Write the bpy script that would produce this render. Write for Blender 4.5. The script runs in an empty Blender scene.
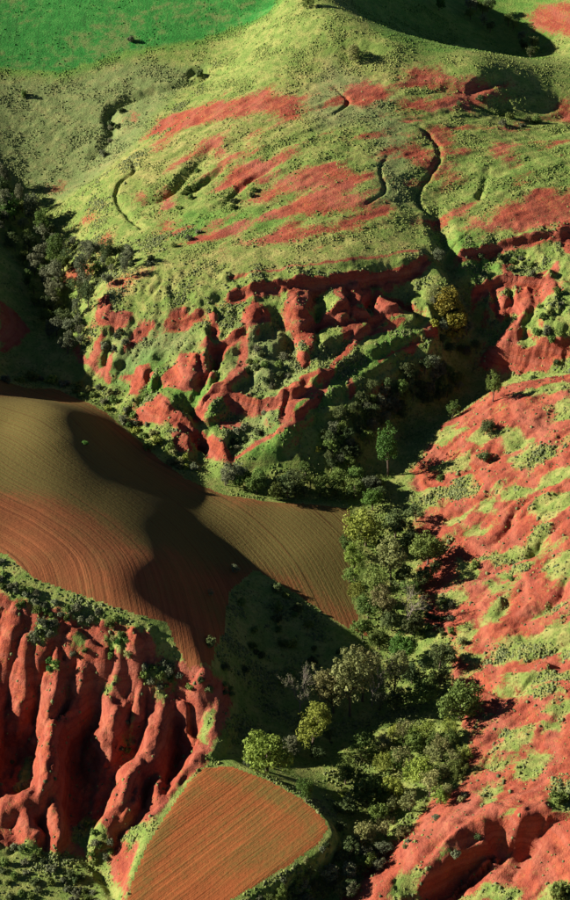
import bpy, math, random, re
import numpy as np

random.seed(7)
RNG = np.random.default_rng(7)
scene = bpy.context.scene
col = scene.collection
R = math.radians

# ------------------------------------------------------------------ camera
CAM_H, PITCH, VFOV = 245.0, R(35.0), R(28.0)
cam_data = bpy.data.cameras.new('camera')
cam = bpy.data.objects.new('camera', cam_data)
col.objects.link(cam)
cam.location = (0, 0, CAM_H)
cam.rotation_euler = (R(90) - PITCH, 0, 0)
cam_data.sensor_fit = 'VERTICAL'
cam_data.angle = VFOV
cam_data.clip_start = 1.0
cam_data.clip_end = 12000.0
scene.camera = cam

# ------------------------------------------------------------------ sky and sun
SUN_ELEV, SUN_AZ = R(23.0), R(-83.0)      # azimuth from +Y, clockwise: the sun stands to the left
world = bpy.data.worlds.new('World')
scene.world = world
world.use_nodes = True
wn = world.node_tree
wn.nodes.clear()
w_out = wn.nodes.new('ShaderNodeOutputWorld')
w_bg = wn.nodes.new('ShaderNodeBackground')
w_sky = wn.nodes.new('ShaderNodeTexSky')
w_sky.sky_type = 'NISHITA'
w_sky.sun_disc = False
w_sky.sun_elevation = SUN_ELEV
w_sky.sun_rotation = SUN_AZ
w_sky.altitude = 2800.0
w_sky.air_density = 0.4
w_sky.dust_density = 0.2
w_bg.inputs['Strength'].default_value = 0.05
wn.links.new(w_sky.outputs[0], w_bg.inputs[0])
wn.links.new(w_bg.outputs[0], w_out.inputs[0])

sun_data = bpy.data.lights.new('sun', 'SUN')
sun_data.energy = 5.0
sun_data.angle = R(0.5)
sun_data.color = (1.0, 0.93, 0.82)
sun = bpy.data.objects.new('sun', sun_data)
col.objects.link(sun)
sun.location = (-300, 200, 300)
sun.rotation_euler = (R(90) - SUN_ELEV, 0, -SUN_AZ + R(180))

scene.render.engine = 'CYCLES'
scene.cycles.diffuse_bounces = 1
scene.view_settings.view_transform = 'Standard'
scene.view_settings.look = 'None'
scene.view_settings.exposure = 1.1
scene.view_settings.gamma = 1.0

# ------------------------------------------------------------------ planning helpers
# Features are noted as pixel positions of the photograph plus a height in metres and turned into world points.
FPX = 450.0 / math.tan(VFOV / 2)
FWD = np.array([0, math.cos(PITCH), -math.sin(PITCH)])
UP = np.array([0, math.sin(PITCH), math.cos(PITCH)])
ORG = np.array([0, 0, CAM_H])


def ray(px, py):
    px = np.asarray(px, float)
    py = np.asarray(py, float)
    a = (px - 285.0) / FPX
    b = (450.0 - py) / FPX
    return np.stack([a, FWD[1] + b * UP[1], FWD[2] + b * UP[2]], -1)


def at_height(px, py, h):
    d = ray(px, py)
    t = (CAM_H - np.asarray(h, float)) / -d[..., 2]
    return ORG + d * t[..., None]


def smooth(a, b, x):
    t = np.clip((x - a) / (b - a), 0, 1)
    return t * t * (3 - 2 * t)


# gradient noise -----------------------------------------------------------
PERM = np.random.default_rng(11).permutation(512)
GRA = np.random.default_rng(12).uniform(0, 2 * np.pi, 512)
GX, GY = np.cos(GRA), np.sin(GRA)


def noise(x, y, seed=0):
    xi = np.floor(x).astype(int)
    yi = np.floor(y).astype(int)
    fx, fy = x - xi, y - yi
    u = fx * fx * fx * (fx * (fx * 6 - 15) + 10)
    v = fy * fy * fy * (fy * (fy * 6 - 15) + 10)

    def g(ix, iy, dx, dy):
        k = PERM[(PERM[(ix + seed * 37) & 511] + iy) & 511]
        return GX[k] * dx + GY[k] * dy
    a = g(xi, yi, fx, fy)
    b = g(xi + 1, yi, fx - 1, fy)
    c = g(xi, yi + 1, fx, fy - 1)
    d = g(xi + 1, yi + 1, fx - 1, fy - 1)
    return (a + u * (b - a) + v * ((c + u * (d - c)) - (a + u * (b - a)))) * 1.5


def fbm(x, y, wl, octs=4, seed=0, gain=0.5):
    s, amp, tot = 0.0, 1.0, 0.0
    for o in range(octs):
        s = s + amp * noise(x / wl, y / wl, seed + o)
        tot += amp
        amp *= gain
        wl /= 2.03
    return s / tot


# ------------------------------------------------------------------ the lie of the land
CTRL = [
    # wooded valley, from the bottom of the photograph upward
    (310, 885, 3), (340, 800, 3), (330, 720, 3.5), (390, 650, 5), (400, 580, 6.5), (395, 520, 8), (380, 490, 9), (345, 850, 3), (380, 850, 3),
    (312, 772, 4), (360, 760, 4.5), (420, 760, 8), (440, 700, 9),
    # stream strip between the ploughed slope and the red cliffs
    (290, 492, 10.5), (210, 468, 13), (140, 425, 15), (90, 388, 16.5), (50, 365, 17.5), (0, 365, 20),
    # left valley
    (60, 320, 19), (55, 270, 21), (40, 220, 23), (70, 235, 25), (20, 190, 25),
    (0, 300, 27), (-25, 300, 38), (-70, 300, 42), (0, 250, 28), (-25, 250, 38), (-70, 240, 42), (0, 345, 23), (-40, 345, 34),
    (-60, 190, 42), (-150, 280, 44), (-150, 180, 46),
    # upper ploughed field
    (0, 390, 25), (0, 430, 33), (0, 480, 38), (0, 540, 40), (-60, 420, 36), (-60, 500, 43), (-60, 560, 40), (-150, 480, 44), (-160, 600, 36),
    (40, 402, 29), (68, 415, 31), (100, 422, 21.5), (60, 440, 34.5), (110, 440, 22), (50, 500, 37.5), (78, 458, 33), (110, 488, 30), (150, 470, 18.5), (190, 490, 15.5), (140, 512, 28), (170, 505, 21.5), (60, 570, 39),
    (110, 590, 37.5), (110, 550, 36.5), (160, 600, 32.5), (160, 560, 32), (178, 528, 23), (200, 515, 17.5),
    (150, 640, 30.5), (185, 650, 28), (190, 620, 28.5), (205, 668, 25.5), (212, 635, 26), (235, 640, 17), (205, 575, 20.5),
    (240, 505, 14), (300, 500, 11), (350, 515, 9), (262, 540, 13.5), (310, 550, 12.2), (345, 590, 8), (340, 560, 10),
    (235, 560, 15.5), (290, 580, 11.5), (340, 620, 7.5),
    # shaded hollow
    (245, 610, 15), (260, 650, 11), (310, 640, 8), (350, 660, 6), (250, 700, 8), (300, 690, 6), (245, 745, 8), (280, 730, 5),
    # lower field
    (200, 770, 14), (225, 765, 14), (318, 826, 12.5), (330, 831, 12), (312, 845, 12), (350, 846, 4.5), (334, 864, 5), (300, 797, 13), (270, 850, 11.5), (245, 893, 10.5), (140, 895, 13), (160, 830, 13.5), (260, 795, 13), (200, 840, 13), (290, 810, 13), (280, 868, 10.5), (300, 850, 11.5),
    (150, 950, 10), (260, 950, 6),
    # gully level of the left badlands
    (30, 610, 34), (90, 630, 31), (140, 660, 26.5), (0, 590, 37), (0, 650, 25), (50, 685, 19), (110, 695, 17), (165, 700, 16), (215, 700, 17),
    (0, 720, 11), (60, 750, 9), (110, 760, 8), (150, 780, 9), (0, 790, 9), (40, 838, 6), (90, 840, 6.5), (130, 832, 9), (178, 775, 13), (160, 808, 12.5),
    (0, 860, 7), (50, 885, 6), (110, 880, 4.5), (30, 940, 5), (-60, 700, 13), (-60, 800, 7), (-60, 640, 27), (-160, 720, 14), (-160, 650, 24), (-30, 600, 34), (-60, 900, 9),
    # right red slope
    (415, 480, 11), (440, 430, 17), (480, 440, 22), (500, 390, 26), (535, 382, 29), (570, 375, 32), (530, 440, 27), (570, 440, 32), (620, 440, 36), (480, 490, 18),
    (530, 490, 24), (570, 500, 29), (620, 500, 34), (440, 545, 10.5), (480, 550, 15), (530, 550, 21), (570, 560, 26), (640, 560, 33),
    (425, 610, 7.5), (470, 620, 13), (520, 620, 19), (570, 620, 24), (650, 620, 32), (470, 680, 12), (520, 690, 17), (570, 690, 22), (650, 700, 30),
    (480, 740, 13), (530, 750, 17), (570, 760, 21), (650, 770, 29), (440, 800, 8), (480, 800, 12), (530, 810, 16.5), (570, 830, 20), (650, 840, 26),
    (400, 845, 5), (420, 850, 8.5), (460, 830, 12), (350, 892, 3), (380, 890, 6), (430, 895, 5), (480, 890, 8), (530, 890, 12.5), (570, 890, 17), (480, 950, 6),
    # dark gorge behind the right red slope
    (440, 400, 13), (400, 430, 11), (475, 372, 16), (520, 368, 20), (560, 366, 25), (460, 350, 22), (454, 300, 37), (443, 260, 44), (436, 225, 47),
    (620, 360, 33),
    # red cliff hill: foot and brow
    (92, 366, 19), (130, 400, 18), (180, 442, 15), (250, 470, 13), (320, 470, 12), (362, 455, 13), (405, 390, 21), (425, 355, 27), (432, 320, 36),
    (100, 300, 36), (150, 293, 40.5), (200, 285, 43.5), (250, 277, 46), (300, 269, 47), (350, 266, 47), (400, 260, 46), (425, 245, 46),
    (150, 350, 28), (200, 350, 31), (250, 340, 34), (300, 330, 36), (350, 320, 36), (400, 310, 34), (160, 400, 22), (210, 410, 21.5), (260, 400, 25), (300, 385, 28), (350, 370, 30.5), (390, 345, 32), (300, 440, 20), (260, 440, 18.5), (370, 385, 27.5), (320, 430, 21.5),
    (340, 410, 25.5),
    # right middle hill
    (480, 230, 47), (520, 225, 48), (560, 215, 49), (620, 215, 50), (500, 260, 40.5), (550, 260, 43), (495, 300, 33), (540, 300, 37), (570, 300, 40), (620, 300, 43),
    (485, 350, 21.5), (520, 345, 29), (560, 335, 34), (620, 330, 38),
    # big rounded hill
    (80, 250, 31), (120, 260, 38), (70, 205, 30), (110, 200, 38), (150, 200, 42), (180, 240, 44.5), (250, 245, 48.5), (330, 235, 50.5), (400, 225, 49), (120, 165, 41), (170, 150, 48),
    (220, 185, 49), (300, 190, 53), (380, 190, 54), (230, 130, 55.5), (300, 130, 59), (370, 130, 59.5), (430, 160, 54.5), (440, 200, 49), (500, 190, 51.5), (560, 180, 52), (500, 145, 54), (560, 140, 52), (640, 160, 54),
    (250, 70, 58), (300, 60, 65), (350, 60, 66), (400, 80, 63.5), (450, 100, 59), (500, 110, 54), (560, 110, 50),
    (290, 15, 70), (320, 12, 75), (345, 22, 75), (300, -15, 75), (320, -60, 78), (395, 48, 70), (430, 62, 66), (480, 70, 65), (520, 76, 60), (570, 84, 55), (640, 80, 53),
    # shaded far flank and the ground beyond it
    (372, 24, 62), (400, 24, 52), (440, 30, 43), (480, 32, 36), (520, 36, 31), (540, 58, 34), (480, 54, 40), (430, 46, 51), (560, 50, 32), (560, 15, 39), (620, 20, 46), (480, 0, 38), (420, 0, 52), (400, -30, 54), (520, -20, 40), (640, -20, 50),
    # gully left of the hill, emerald field
    (275, 3, 61), (240, 40, 54), (205, 85, 46.5), (165, 100, 43), (125, 135, 36), (90, 180, 28.5),
    (0, 0, 56), (80, 10, 55), (160, 5, 57), (240, 5, 59), (0, 40, 49), (80, 45, 48), (170, 40, 51), (0, 75, 43), (70, 85, 41), (130, 85, 42.5), (0, 120, 36), (60, 130, 33.5), (0, 160, 30),
    (50, 180, 26), (-80, 0, 57), (-80, 80, 47), (-80, 140, 43), (100, -60, 62), (-50, -60, 63), (240, -60, 66),
]
CP = np.array(CTRL, float)
CP[:, 2] *= 0.68
CW = at_height(CP[:, 0], CP[:, 1], CP[:, 2])


def tps_kernel(r2):
    return 0.5 * r2 * np.log(r2 + 1e-9)


def tps_fit(pts, vals, lam):
    n = len(pts)
    d2 = ((pts[:, None, :] - pts[None]) ** 2).sum(-1)
    K = tps_kernel(d2) + lam * np.eye(n)
    P = np.c_[np.ones(n), pts]
    A = np.block([[K, P], [P.T, np.zeros((3, 3))]])
    s = np.linalg.solve(A, np.r_[vals, 0, 0, 0])
    return s[:n], s[n:]


SC = 100.0
TW, TA = tps_fit(CW[:, :2] / SC, CW[:, 2], 0.0006)

# one sheet: fine where the camera looks, growing coarser towards the horizon
fine_x = np.arange(-100, 108, 0.42)
ys, step = [198.0], 0.42
while ys[-1] < 548:
    ys.append(ys[-1] + 0.36 + 0.22 * (ys[-1] - 198) / 350)
fine_y = np.array(ys)
grow = np.cumsum(0.5 * 1.16 ** np.arange(46))
XS = np.r_[(fine_x[0] - grow)[::-1], fine_x, fine_x[-1] + grow]
YS = np.r_[(fine_y[0] - grow)[::-1], fine_y, fine_y[-1] + grow]
NX, NY = len(XS), len(YS)
GXX, GYY = np.meshgrid(XS, YS)
FX, FY = GXX.ravel(), GYY.ravel()

cx_ = np.clip(FX, -135, 135)
cy_ = np.clip(FY, 180, 580)
Z = np.empty(len(FX))
for s in range(0, len(FX), 40000):
    q = np.c_[cx_[s:s + 40000], cy_[s:s + 40000]] / SC
    d2 = ((q[:, None, :] - CW[None, :, :2] / SC) ** 2).sum(-1)
    Z[s:s + 40000] = tps_kernel(d2) @ TW + TA[0] + q @ TA[1:]
out = np.hypot(FX - cx_, FY - cy_)
farz = 30 + 16 * fbm(FX, FY, 260, 4, 3) + 5 * fbm(FX, FY, 60, 3, 9)
wfar = smooth(0, 160, out)
Z = Z * (1 - wfar) + farz * wfar
Z = Z.reshape(NY, NX)


def sample(G, x, y):
    ix = np.clip(np.searchsorted(XS, x) - 1, 0, NX - 2)
    iy = np.clip(np.searchsorted(YS, y) - 1, 0, NY - 2)
    fx = np.clip((x - XS[ix]) / (XS[ix + 1] - XS[ix]), 0, 1)
    fy = np.clip((y - YS[iy]) / (YS[iy + 1] - YS[iy]), 0, 1)
    return (G[iy, ix] * (1 - fx) * (1 - fy) + G[iy, ix + 1] * fx * (1 - fy)
            + G[iy + 1, ix] * (1 - fx) * fy + G[iy + 1, ix + 1] * fx * fy)


def ground(px, py, lift=0.0, G=None):
    """world point of the ground seen at a photograph position"""
    G = Z if G is None else G
    px = np.atleast_1d(np.asarray(px, float))
    py = np.atleast_1d(np.asarray(py, float))
    d = ray(px, py)
    t = np.arange(200, 900, 1.0)
    P = ORG + d[:, None, :] * t[None, :, None]
    gz = sample(G, P[..., 0].ravel(), P[..., 1].ravel()).reshape(P.shape[:2])
    below = P[..., 2] < gz
    k = np.where(below.any(1), below.argmax(1), len(t) - 1)
    k = np.maximum(k, 1)
    i = np.arange(len(px))
    e0 = P[i, k - 1, 2] - gz[i, k - 1]
    e1 = P[i, k, 2] - gz[i, k]
    f = np.clip(e0 / np.maximum(e0 - e1, 1e-6), 0, 1)
    tt = t[k - 1] + f
    return ORG + d * tt[:, None]


def box_of(xmin, xmax, ymin, ymax):
    i0, i1 = np.searchsorted(XS, [xmin, xmax])
    j0, j1 = np.searchsorted(YS, [ymin, ymax])
    return slice(max(j0 - 1, 0), min(j1 + 1, NY)), slice(max(i0 - 1, 0), min(i1 + 1, NX))


def line_dist(X, Y, pts):
    best = np.full(X.shape, 1e9)
    val = np.zeros(X.shape)
    side = np.zeros(X.shape)
    run = np.zeros(X.shape)
    acc = 0.0
    for a, b in zip(pts[:-1], pts[1:]):
        ab = b[:2] - a[:2]
        L2 = max(ab @ ab, 1e-9)
        t = np.clip(((X - a[0]) * ab[0] + (Y - a[1]) * ab[1]) / L2, 0, 1)
        d = np.hypot(X - a[0] - t * ab[0], Y - a[1] - t * ab[1])
        m = d < best
        best = np.where(m, d, best)
        val = np.where(m, a[2] + t * (b[2] - a[2]), val)
        side = np.where(m, np.sign(ab[0] * (Y - a[1]) - ab[1] * (X - a[0])), side)
        run = np.where(m, acc + t * math.sqrt(L2), run)
        acc += math.sqrt(L2)
    return best, val, side, run


def px_line(pts, base):
    """polyline of (px, py, rise over the base surface) -> world points"""
    a = np.array(pts, float)
    g = ground(a[:, 0], a[:, 1], G=base)
    h = g[:, 2] + a[:, 2]
    w = at_height(a[:, 0], a[:, 1], h)
    return w


def densify(pts, n=6):
    p = np.array(pts, float)
    out_ = []
    for i in range(len(p) - 1):
        p0, p1, p2, p3 = p[max(i - 1, 0)], p[i], p[i + 1], p[min(i + 2, len(p) - 1)]
        for t in np.linspace(0, 1, n, endpoint=False):
            out_.append(0.5 * (2 * p1 + (p2 - p0) * t + (2 * p0 - 5 * p1 + 4 * p2 - p3) * t * t + (3 * p1 - p0 - 3 * p2 + p3) * t ** 3))
    out_.append(p[-1])
    return np.array(out_)


def smax(a, b, k):
    h = np.clip(0.5 + 0.5 * (a - b) / k, 0, 1)
    return b + (a - b) * h + k * h * (1 - h)


RELIEF, ASYM = 1.0, 0.0


def relief(pts, wide, seed, sign):
    """(slice, height change) of a rounded ridge or a V gully that follows a line over the base surface"""
    a = np.array(pts, float)
    a[:, 2] *= RELIEF
    w = px_line(np.c_[a[:, :2], sign * a[:, 2]], Z0)
    w[:, 2] = a[:, 2]
    w = densify(w)
    m = wide * 1.5 + 3
    sl = box_of(w[:, 0].min() - m, w[:, 0].max() + m, w[:, 1].min() - m, w[:, 1].max() + m)
    X, Y = GXX[sl], GYY[sl]
    d, h, s_, _ = line_dist(X + 0.7 * fbm(X, Y, 4.5, 3, seed), Y + 0.7 * fbm(X, Y, 4.5, 3, seed + 5), w)
    return sl, d * (1 + (ASYM * s_ if sign > 0 else 0)), np.maximum(h, 0)


RIDGE_D = np.zeros((NY, NX))
GULLY_D = np.zeros((NY, NX))


def ridge(pts, wide=4.0, rad=1.0, *_):
    sl, d, h = relief(pts, wide, 21, 1)
    prof = np.clip(1 - (np.sqrt(d * d + rad * rad) - rad) / (wide - rad * 0.3), 0, 1)
    RIDGE_D[sl] = smax(h * prof ** 1.15, RIDGE_D[sl], 0.35) - 0.0875


def buttress(pts, wide):
    sl, d, h = relief(pts, wide, 21, 1)
    dd = np.clip(d / wide, 0, 1)
    RIDGE_D[sl] = smax(h * (1 - dd ** 2) ** 0.85, RIDGE_D[sl], 0.25) - 0.0625


def scarp(pts, back=7.0):
    """a low cliff: the ground behind the line stands higher and eases back into the slope"""
    sl, d, h = relief([(p[0], p[1], p[2]) for p in pts], 10, 25, 0)
    w = densify(ground([p[0] for p in pts], [p[1] for p in pts], G=Z0))
    X, Y = GXX[sl], GYY[sl]
    d2, _, sd, _ = line_dist(X + 0.8 * fbm(X, Y, 4.5, 3, 25), Y + 0.8 * fbm(X, Y, 4.5, 3, 30), w)
    q_ = d2 * sd
    e0, e1 = w[0, :2], w[-1, :2]
    ends = np.minimum(np.hypot(X - e0[0], Y - e0[1]), np.hypot(X - e1[0], Y - e1[1]))
    SCARP_D[sl] += h * smooth(-0.5, 0.5, q_) * np.exp(-np.maximum(q_, 0) / back) * smooth(0, 4, ends) * (d2 < 3.2 * back)
    SCARP_R[sl] = np.maximum(SCARP_R[sl], smooth(-2.6, -1.0, q_) * (1 - smooth(0.4, 1.0, q_)) * smooth(0, 3, ends) * np.clip(h / 1.5, 0, 1))


SCARP_D = np.zeros((NY, NX))
SCARP_R = np.zeros((NY, NX))


def gully(pts, wide=2.2, rad=0.3, *_):
    sl, d, h = relief(pts, wide, 31, -1)
    prof = np.clip(1 - (np.sqrt(d * d + rad * rad) - rad) / wide, 0, 1)
    GULLY_D[sl] = np.maximum(h * prof ** 1.3, GULLY_D[sl])


Z0 = Z.copy()
RELIEF, ASYM = 1.0, 0.22
# ---- left badlands: broad rounded red buttresses between deep shaded hollows
buttress([(26, 640, 2), (16, 672, 4.5), (18, 692, 4), (22, 708, 2.5)], 2.9)
buttress([(58, 655, 2), (48, 680, 4.6), (42, 705, 4), (34, 724, 2.2)], 2.7)
buttress([(-8, 660, 2), (-14, 690, 5), (-18, 740, 6), (-24, 780, 4)], 3.6)  # out-of-view buttress, added to throw shade into the leftmost bowl
buttress([(84, 655, 2), (76, 682, 4), (62, 706, 4.2), (55, 722, 4.6)], 2.0)
buttress([(55, 716, 4.6), (50, 745, 6.5), (50, 770, 6.5), (42, 785, 5.5), (22, 796, 4.5), (6, 802, 3)], 3.3)
buttress([(55, 760, 6.2), (56, 785, 4.6), (56, 808, 4), (58, 834, 2.5)], 2.1)
buttress([(40, 786, 5), (26, 806, 3.8), (33, 830, 2.5)], 2.3)
buttress([(124, 658, 2), (114, 684, 5.2), (108, 704, 5.8), (102, 722, 4), (104, 746, 2)], 3.6)
buttress([(140, 668, 2), (138, 690, 3.5), (136, 710, 2.5)], 1.7)
buttress([(160, 676, 2), (164, 694, 3.8), (158, 722, 5.4), (150, 748, 5.6), (136, 764, 4.5)], 3.6)
buttress([(140, 758, 4.6), (128, 778, 5), (120, 798, 4.6), (110, 815, 3.8), (102, 832, 2.4)], 2.8)
buttress([(134, 778, 4), (136, 792, 3.4), (124, 812, 3), (110, 828, 2)], 1.7)
buttress([(164, 738, 4.5), (160, 762, 3), (157, 782, 3), (158, 798, 1.6)], 1.7)
buttress([(180, 690, 2.5), (186, 715, 2.6), (190, 735, 1.6)], 1.6)
buttress([(205, 674, 1.6), (222, 692, 2.2), (222, 715, 2.4), (208, 750, 1.8), (186, 785, 1.5), (160, 815, 1.2), (140, 835, 0.8)], 3.0)
buttress([(45, 625, 1.5), (38, 645, 2), (34, 660, 1)], 1.9)
buttress([(75, 628, 1.4), (98, 642, 2), (112, 660, 1.2)], 2.2)
buttress([(15, 612, 1.2), (6, 634, 2), (0, 655, 1.4)], 2.0)
buttress([(135, 632, 1.8), (134, 655, 2), (128, 672, 1)], 2.0)
RELIEF, ASYM = 0.95, 0.25
# ---- red cliff hill: noses
ridge([(103, 310, 1.5), (97, 330, 3), (90, 362, 1.5)], 3.3, 1.0)
ridge([(125, 330, 1), (112, 355, 2.5), (104, 372, 1)], 2.9, 1.0)
ridge([(150, 350, 0.5), (146, 372, 3), (134, 395, 2.2)], 3.1, 1.0)
ridge([(195, 345, 1.5), (192, 365, 3), (180, 385, 2)], 3.4, 1.2)
ridge([(213, 312, 1.5), (207, 350, 3), (210, 378, 2.2)], 2.8, 0.8)
ridge([(160, 398, 1.5), (170, 410, 3.4), (188, 428, 3)], 4.4, 2.2)
ridge([(240, 370, 2), (217, 390, 3.4), (196, 418, 3)], 3.4, 1.0)
ridge([(254, 298, 1.5), (252, 315, 3.6), (246, 330, 2)], 3.5, 0.9)
ridge([(300, 283, 1.2), (299, 300, 3.6), (292, 315, 2.4)], 4.2, 1.6)
ridge([(310, 325, 2), (306, 340, 3.4), (309, 352, 2)], 3.6, 1.3)
ridge([(340, 284, 1.5), (344, 300, 3.2), (342, 312, 2.2), (344, 332, 1.5)], 3.3, 1.1)
ridge([(360, 286, 1.5), (361, 305, 3.2), (352, 330, 2)], 3.3, 1.0)
ridge([(378, 288, 1.5), (392, 304, 3.4), (410, 312, 2.2)], 3.4, 1.0)
ridge([(300, 378, 1.6), (302, 392, 3.8), (290, 418, 2.4)], 3.7, 1.3)
ridge([(285, 390, 1.6), (278, 405, 3), (280, 424, 1.6)], 2.7, 0.7)
ridge([(430, 318, 0.5), (431, 326, 3.2), (428, 338, 1.5)], 3.4, 1.2)
ridge([(225, 425, 1), (222, 440, 2.4), (228, 460, 2.2)], 2.6, 1.0)
ridge([(265, 300, 0.8), (268, 340, 1.8), (270, 372, 1.5)], 3.5, 2.0)
ridge([(330, 335, 0.6), (318, 365, 2.0), (280, 430, 2.2), (235, 456, 1.4)], 3.4, 1.6)
# ---- right middle hill noses
ridge([(525, 285, 1.5), (522, 310, 3), (500, 340, 3), (480, 354, 1)], 3.1, 1.0)
ridge([(506, 262, 1), (506, 285, 2.6), (503, 312, 2.2)], 2.5, 0.8)
ridge([(490, 290, 1), (493, 305, 2.2), (500, 318, 1.4)], 2.1, 0.7)
ridge([(555, 290, 1), (545, 320, 2), (535, 345, 1)], 3.2, 2.0)
# ---- gullies
gully([(213, 345, 2), (213, 380, 2.4), (200, 405, 1.5)], 1.8, 0.3)
gully([(152, 380, 1.6), (145, 400, 1.6)], 1.4, 0.4)
gully([(192, 425, 2), (200, 445, 2.6), (198, 465, 1.5)], 2.0, 0.4)
gully([(270, 315, 0.6), (288, 345, 1.6), (297, 372, 1.4), (322, 372, 0.6)], 1.6, 0.5)
gully([(316, 305, 1), (318, 330, 2), (312, 345, 1)], 1.8, 0.5)
gully([(372, 290, 0.8), (370, 312, 1.6), (350, 345, 1.2), (322, 372, 1)], 1.6, 0.5)
gully([(405, 318, 2), (418, 325, 2.4), (425, 345, 1.5)], 2.1, 0.4)
gully([(437, 222, 1.5), (445, 262, 2.8), (452, 292, 3.2), (466, 322, 3.2), (476, 345, 2.5)], 3.5, 0.6)
gully([(295, 395, 0.8), (306, 400, 2), (296, 418, 1)], 1.5, 0.3)
gully([(152, 205, 1.2), (172, 200, 2.4), (185, 185, 2), (205, 160, 1.2), (212, 148, 0.5)], 2.6, 0.4)
gully([(190, 195, 0.6), (208, 185, 1.4), (222, 172, 0.6)], 1.6, 0.4)
gully([(270, 172, 0.4), (250, 185, 1.2), (225, 205, 0.8)], 1.4, 0.4)
gully([(205, 82, 1.6), (170, 92, 1.4), (115, 115, 2), (112, 140, 1.6), (95, 160, 1.2)], 2.6, 0.6)
gully([(245, 68, 0.5), (202, 75, 1.8), (190, 80, 1)], 2.0, 0.4)
gully([(400, 82, 0.4), (430, 92, 1.2), (455, 100, 1.8), (490, 118, 2.2), (505, 118, 2)], 2.5, 0.5)
gully([(500, 85, 1), (480, 96, 1.5), (460, 102, 1.5)], 1.8, 0.5)
gully([(120, 158, 0.25), (135, 170, 0.9), (118, 190, 1.2), (120, 210, 1.1), (142, 230, 0.9)], 0.9, 0.15)
gully([(402, 122, 0.3), (420, 130, 0.6), (438, 150, 0.8), (436, 170, 0.8), (418, 195, 0.9), (420, 208, 0.9), (436, 228, 1.3)], 1.2, 0.15)
gully([(488, 168, 0.3), (484, 190, 0.9), (478, 204, 1.6)], 1.3, 0.2)
gully([(334, 88, 0.2), (348, 104, 0.8), (335, 115, 0.5)], 0.7, 0.15)
gully([(388, 155, 0.2), (380, 172, 0.6), (385, 192, 0.6), (368, 205, 0.4)], 0.6, 0.15)
gully([(558, 35, 0.2), (545, 45, 0.5)], 0.8, 0.5)
# right slope rills
gully([(548, 490, 0.6), (518, 513, 1.3), (508, 530, 1.2), (495, 545, 0.8)], 1.4, 0.3)
gully([(570, 520, 0.8), (548, 538, 1.4), (530, 556, 1.1), (490, 575, 0.8), (460, 585, 0.4)], 1.6, 0.3)
gully([(565, 580, 0.3), (560, 600, 1.3), (530, 620, 0.8), (500, 632, 0.5)], 1.4, 0.3)
gully([(505, 598, 0.4), (508, 605, 1), (500, 618, 0.5)], 1.0, 0.3)
gully([(464, 674, 0.5), (478, 688, 1.2), (500, 697, 1), (522, 695, 1)], 1.3, 0.3)
gully([(450, 790, 0.4), (430, 810, 1.0), (405, 838, 1.2), (375, 870, 1), (350, 890, 0.6)], 1.6, 0.4)
gully([(490, 800, 0.3), (475, 830, 0.9), (450, 850, 1.2), (425, 875, 1)], 1.4, 0.4)
gully([(560, 668, 1.2), (545, 662, 0.4)], 1.4, 0.5)
# shaded bowls between the left buttresses
gully([(4, 706, 1.5), (24, 732, 3.6), (20, 756, 3.6), (6, 772, 2)], 4.2, 2.0)
gully([(72, 712, 1.0), (82, 735, 3.2), (84, 765, 3.8), (80, 800, 3), (80, 822, 1.5)], 4.0, 1.8)
gully([(178, 715, 1.0), (180, 742, 2.6), (172, 768, 2.6), (152, 798, 1.6)], 3.0, 1.2)
gully([(132, 690, 1.0), (130, 706, 2.2), (124, 722, 2)], 2.2, 0.8)
# bottom right cut bank
gully([(440, 905, 2.5), (468, 884, 4.6), (490, 868, 4.6), (500, 860, 2.5)], 3.4, 1.0)
gully([(512, 885, 1.0), (524, 864, 3.6), (534, 850, 3.0)], 2.4, 0.6)
gully([(60, 855, 0.4), (85, 862, 1), (105, 882, 1.2), (115, 900, 1)], 1.3, 0.3)

RELIEF, ASYM = 1.0, 0.0
scarp([(222, 302, 1.4), (255, 294, 2.2), (285, 290, 1.8), (300, 286, 2.4), (335, 286, 2.6), (370, 282, 2.6), (412, 272, 2.2), (432, 258, 1.6)])
scarp([(283, 320, 1.4), (316, 324, 2.0), (345, 318, 2.0), (372, 323, 2.0), (408, 315, 1.6)], 5)
scarp([(160, 326, 1.2), (189, 320, 1.5), (212, 314, 1.2)], 5)
scarp([(194, 350, 1.2), (222, 346, 1.6), (252, 334, 1.2)], 4)
scarp([(196, 424, 1.6), (215, 402, 2.2), (245, 408, 2.2), (280, 408, 2.6), (300, 402, 2.6), (314, 390, 1.8)], 6)
scarp([(131, 414, 1.4), (160, 424, 2.2), (190, 436, 2.4), (205, 444, 2), (230, 464, 1.6)], 5)
scarp([(92, 322, 1.4), (112, 322, 1.6), (134, 324, 1.2)], 4)
scarp([(466, 294, 1.6), (500, 287, 2.2), (530, 285, 2.2), (562, 279, 1.8)], 5)
scarp([(476, 358, 1.6), (510, 361, 2.6), (545, 355, 2.2), (575, 346, 1.8)], 6)
scarp([(450, 258, 1.2), (480, 254, 1.6), (520, 244, 2.0), (575, 234, 1.6)], 6)
scarp([(412, 902, 2), (432, 888, 4), (458, 868, 5), (486, 852, 5), (504, 846, 4)], 9)
scarp([(504, 850, 3.5), (516, 842, 4), (528, 840, 4), (552, 844, 2.5)], 7)
scarp([(560, 672, 1.0), (545, 664, 1.6), (535, 672, 1.0)], 4)
Z = Z0 + RIDGE_D - GULLY_D + SCARP_D

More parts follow.
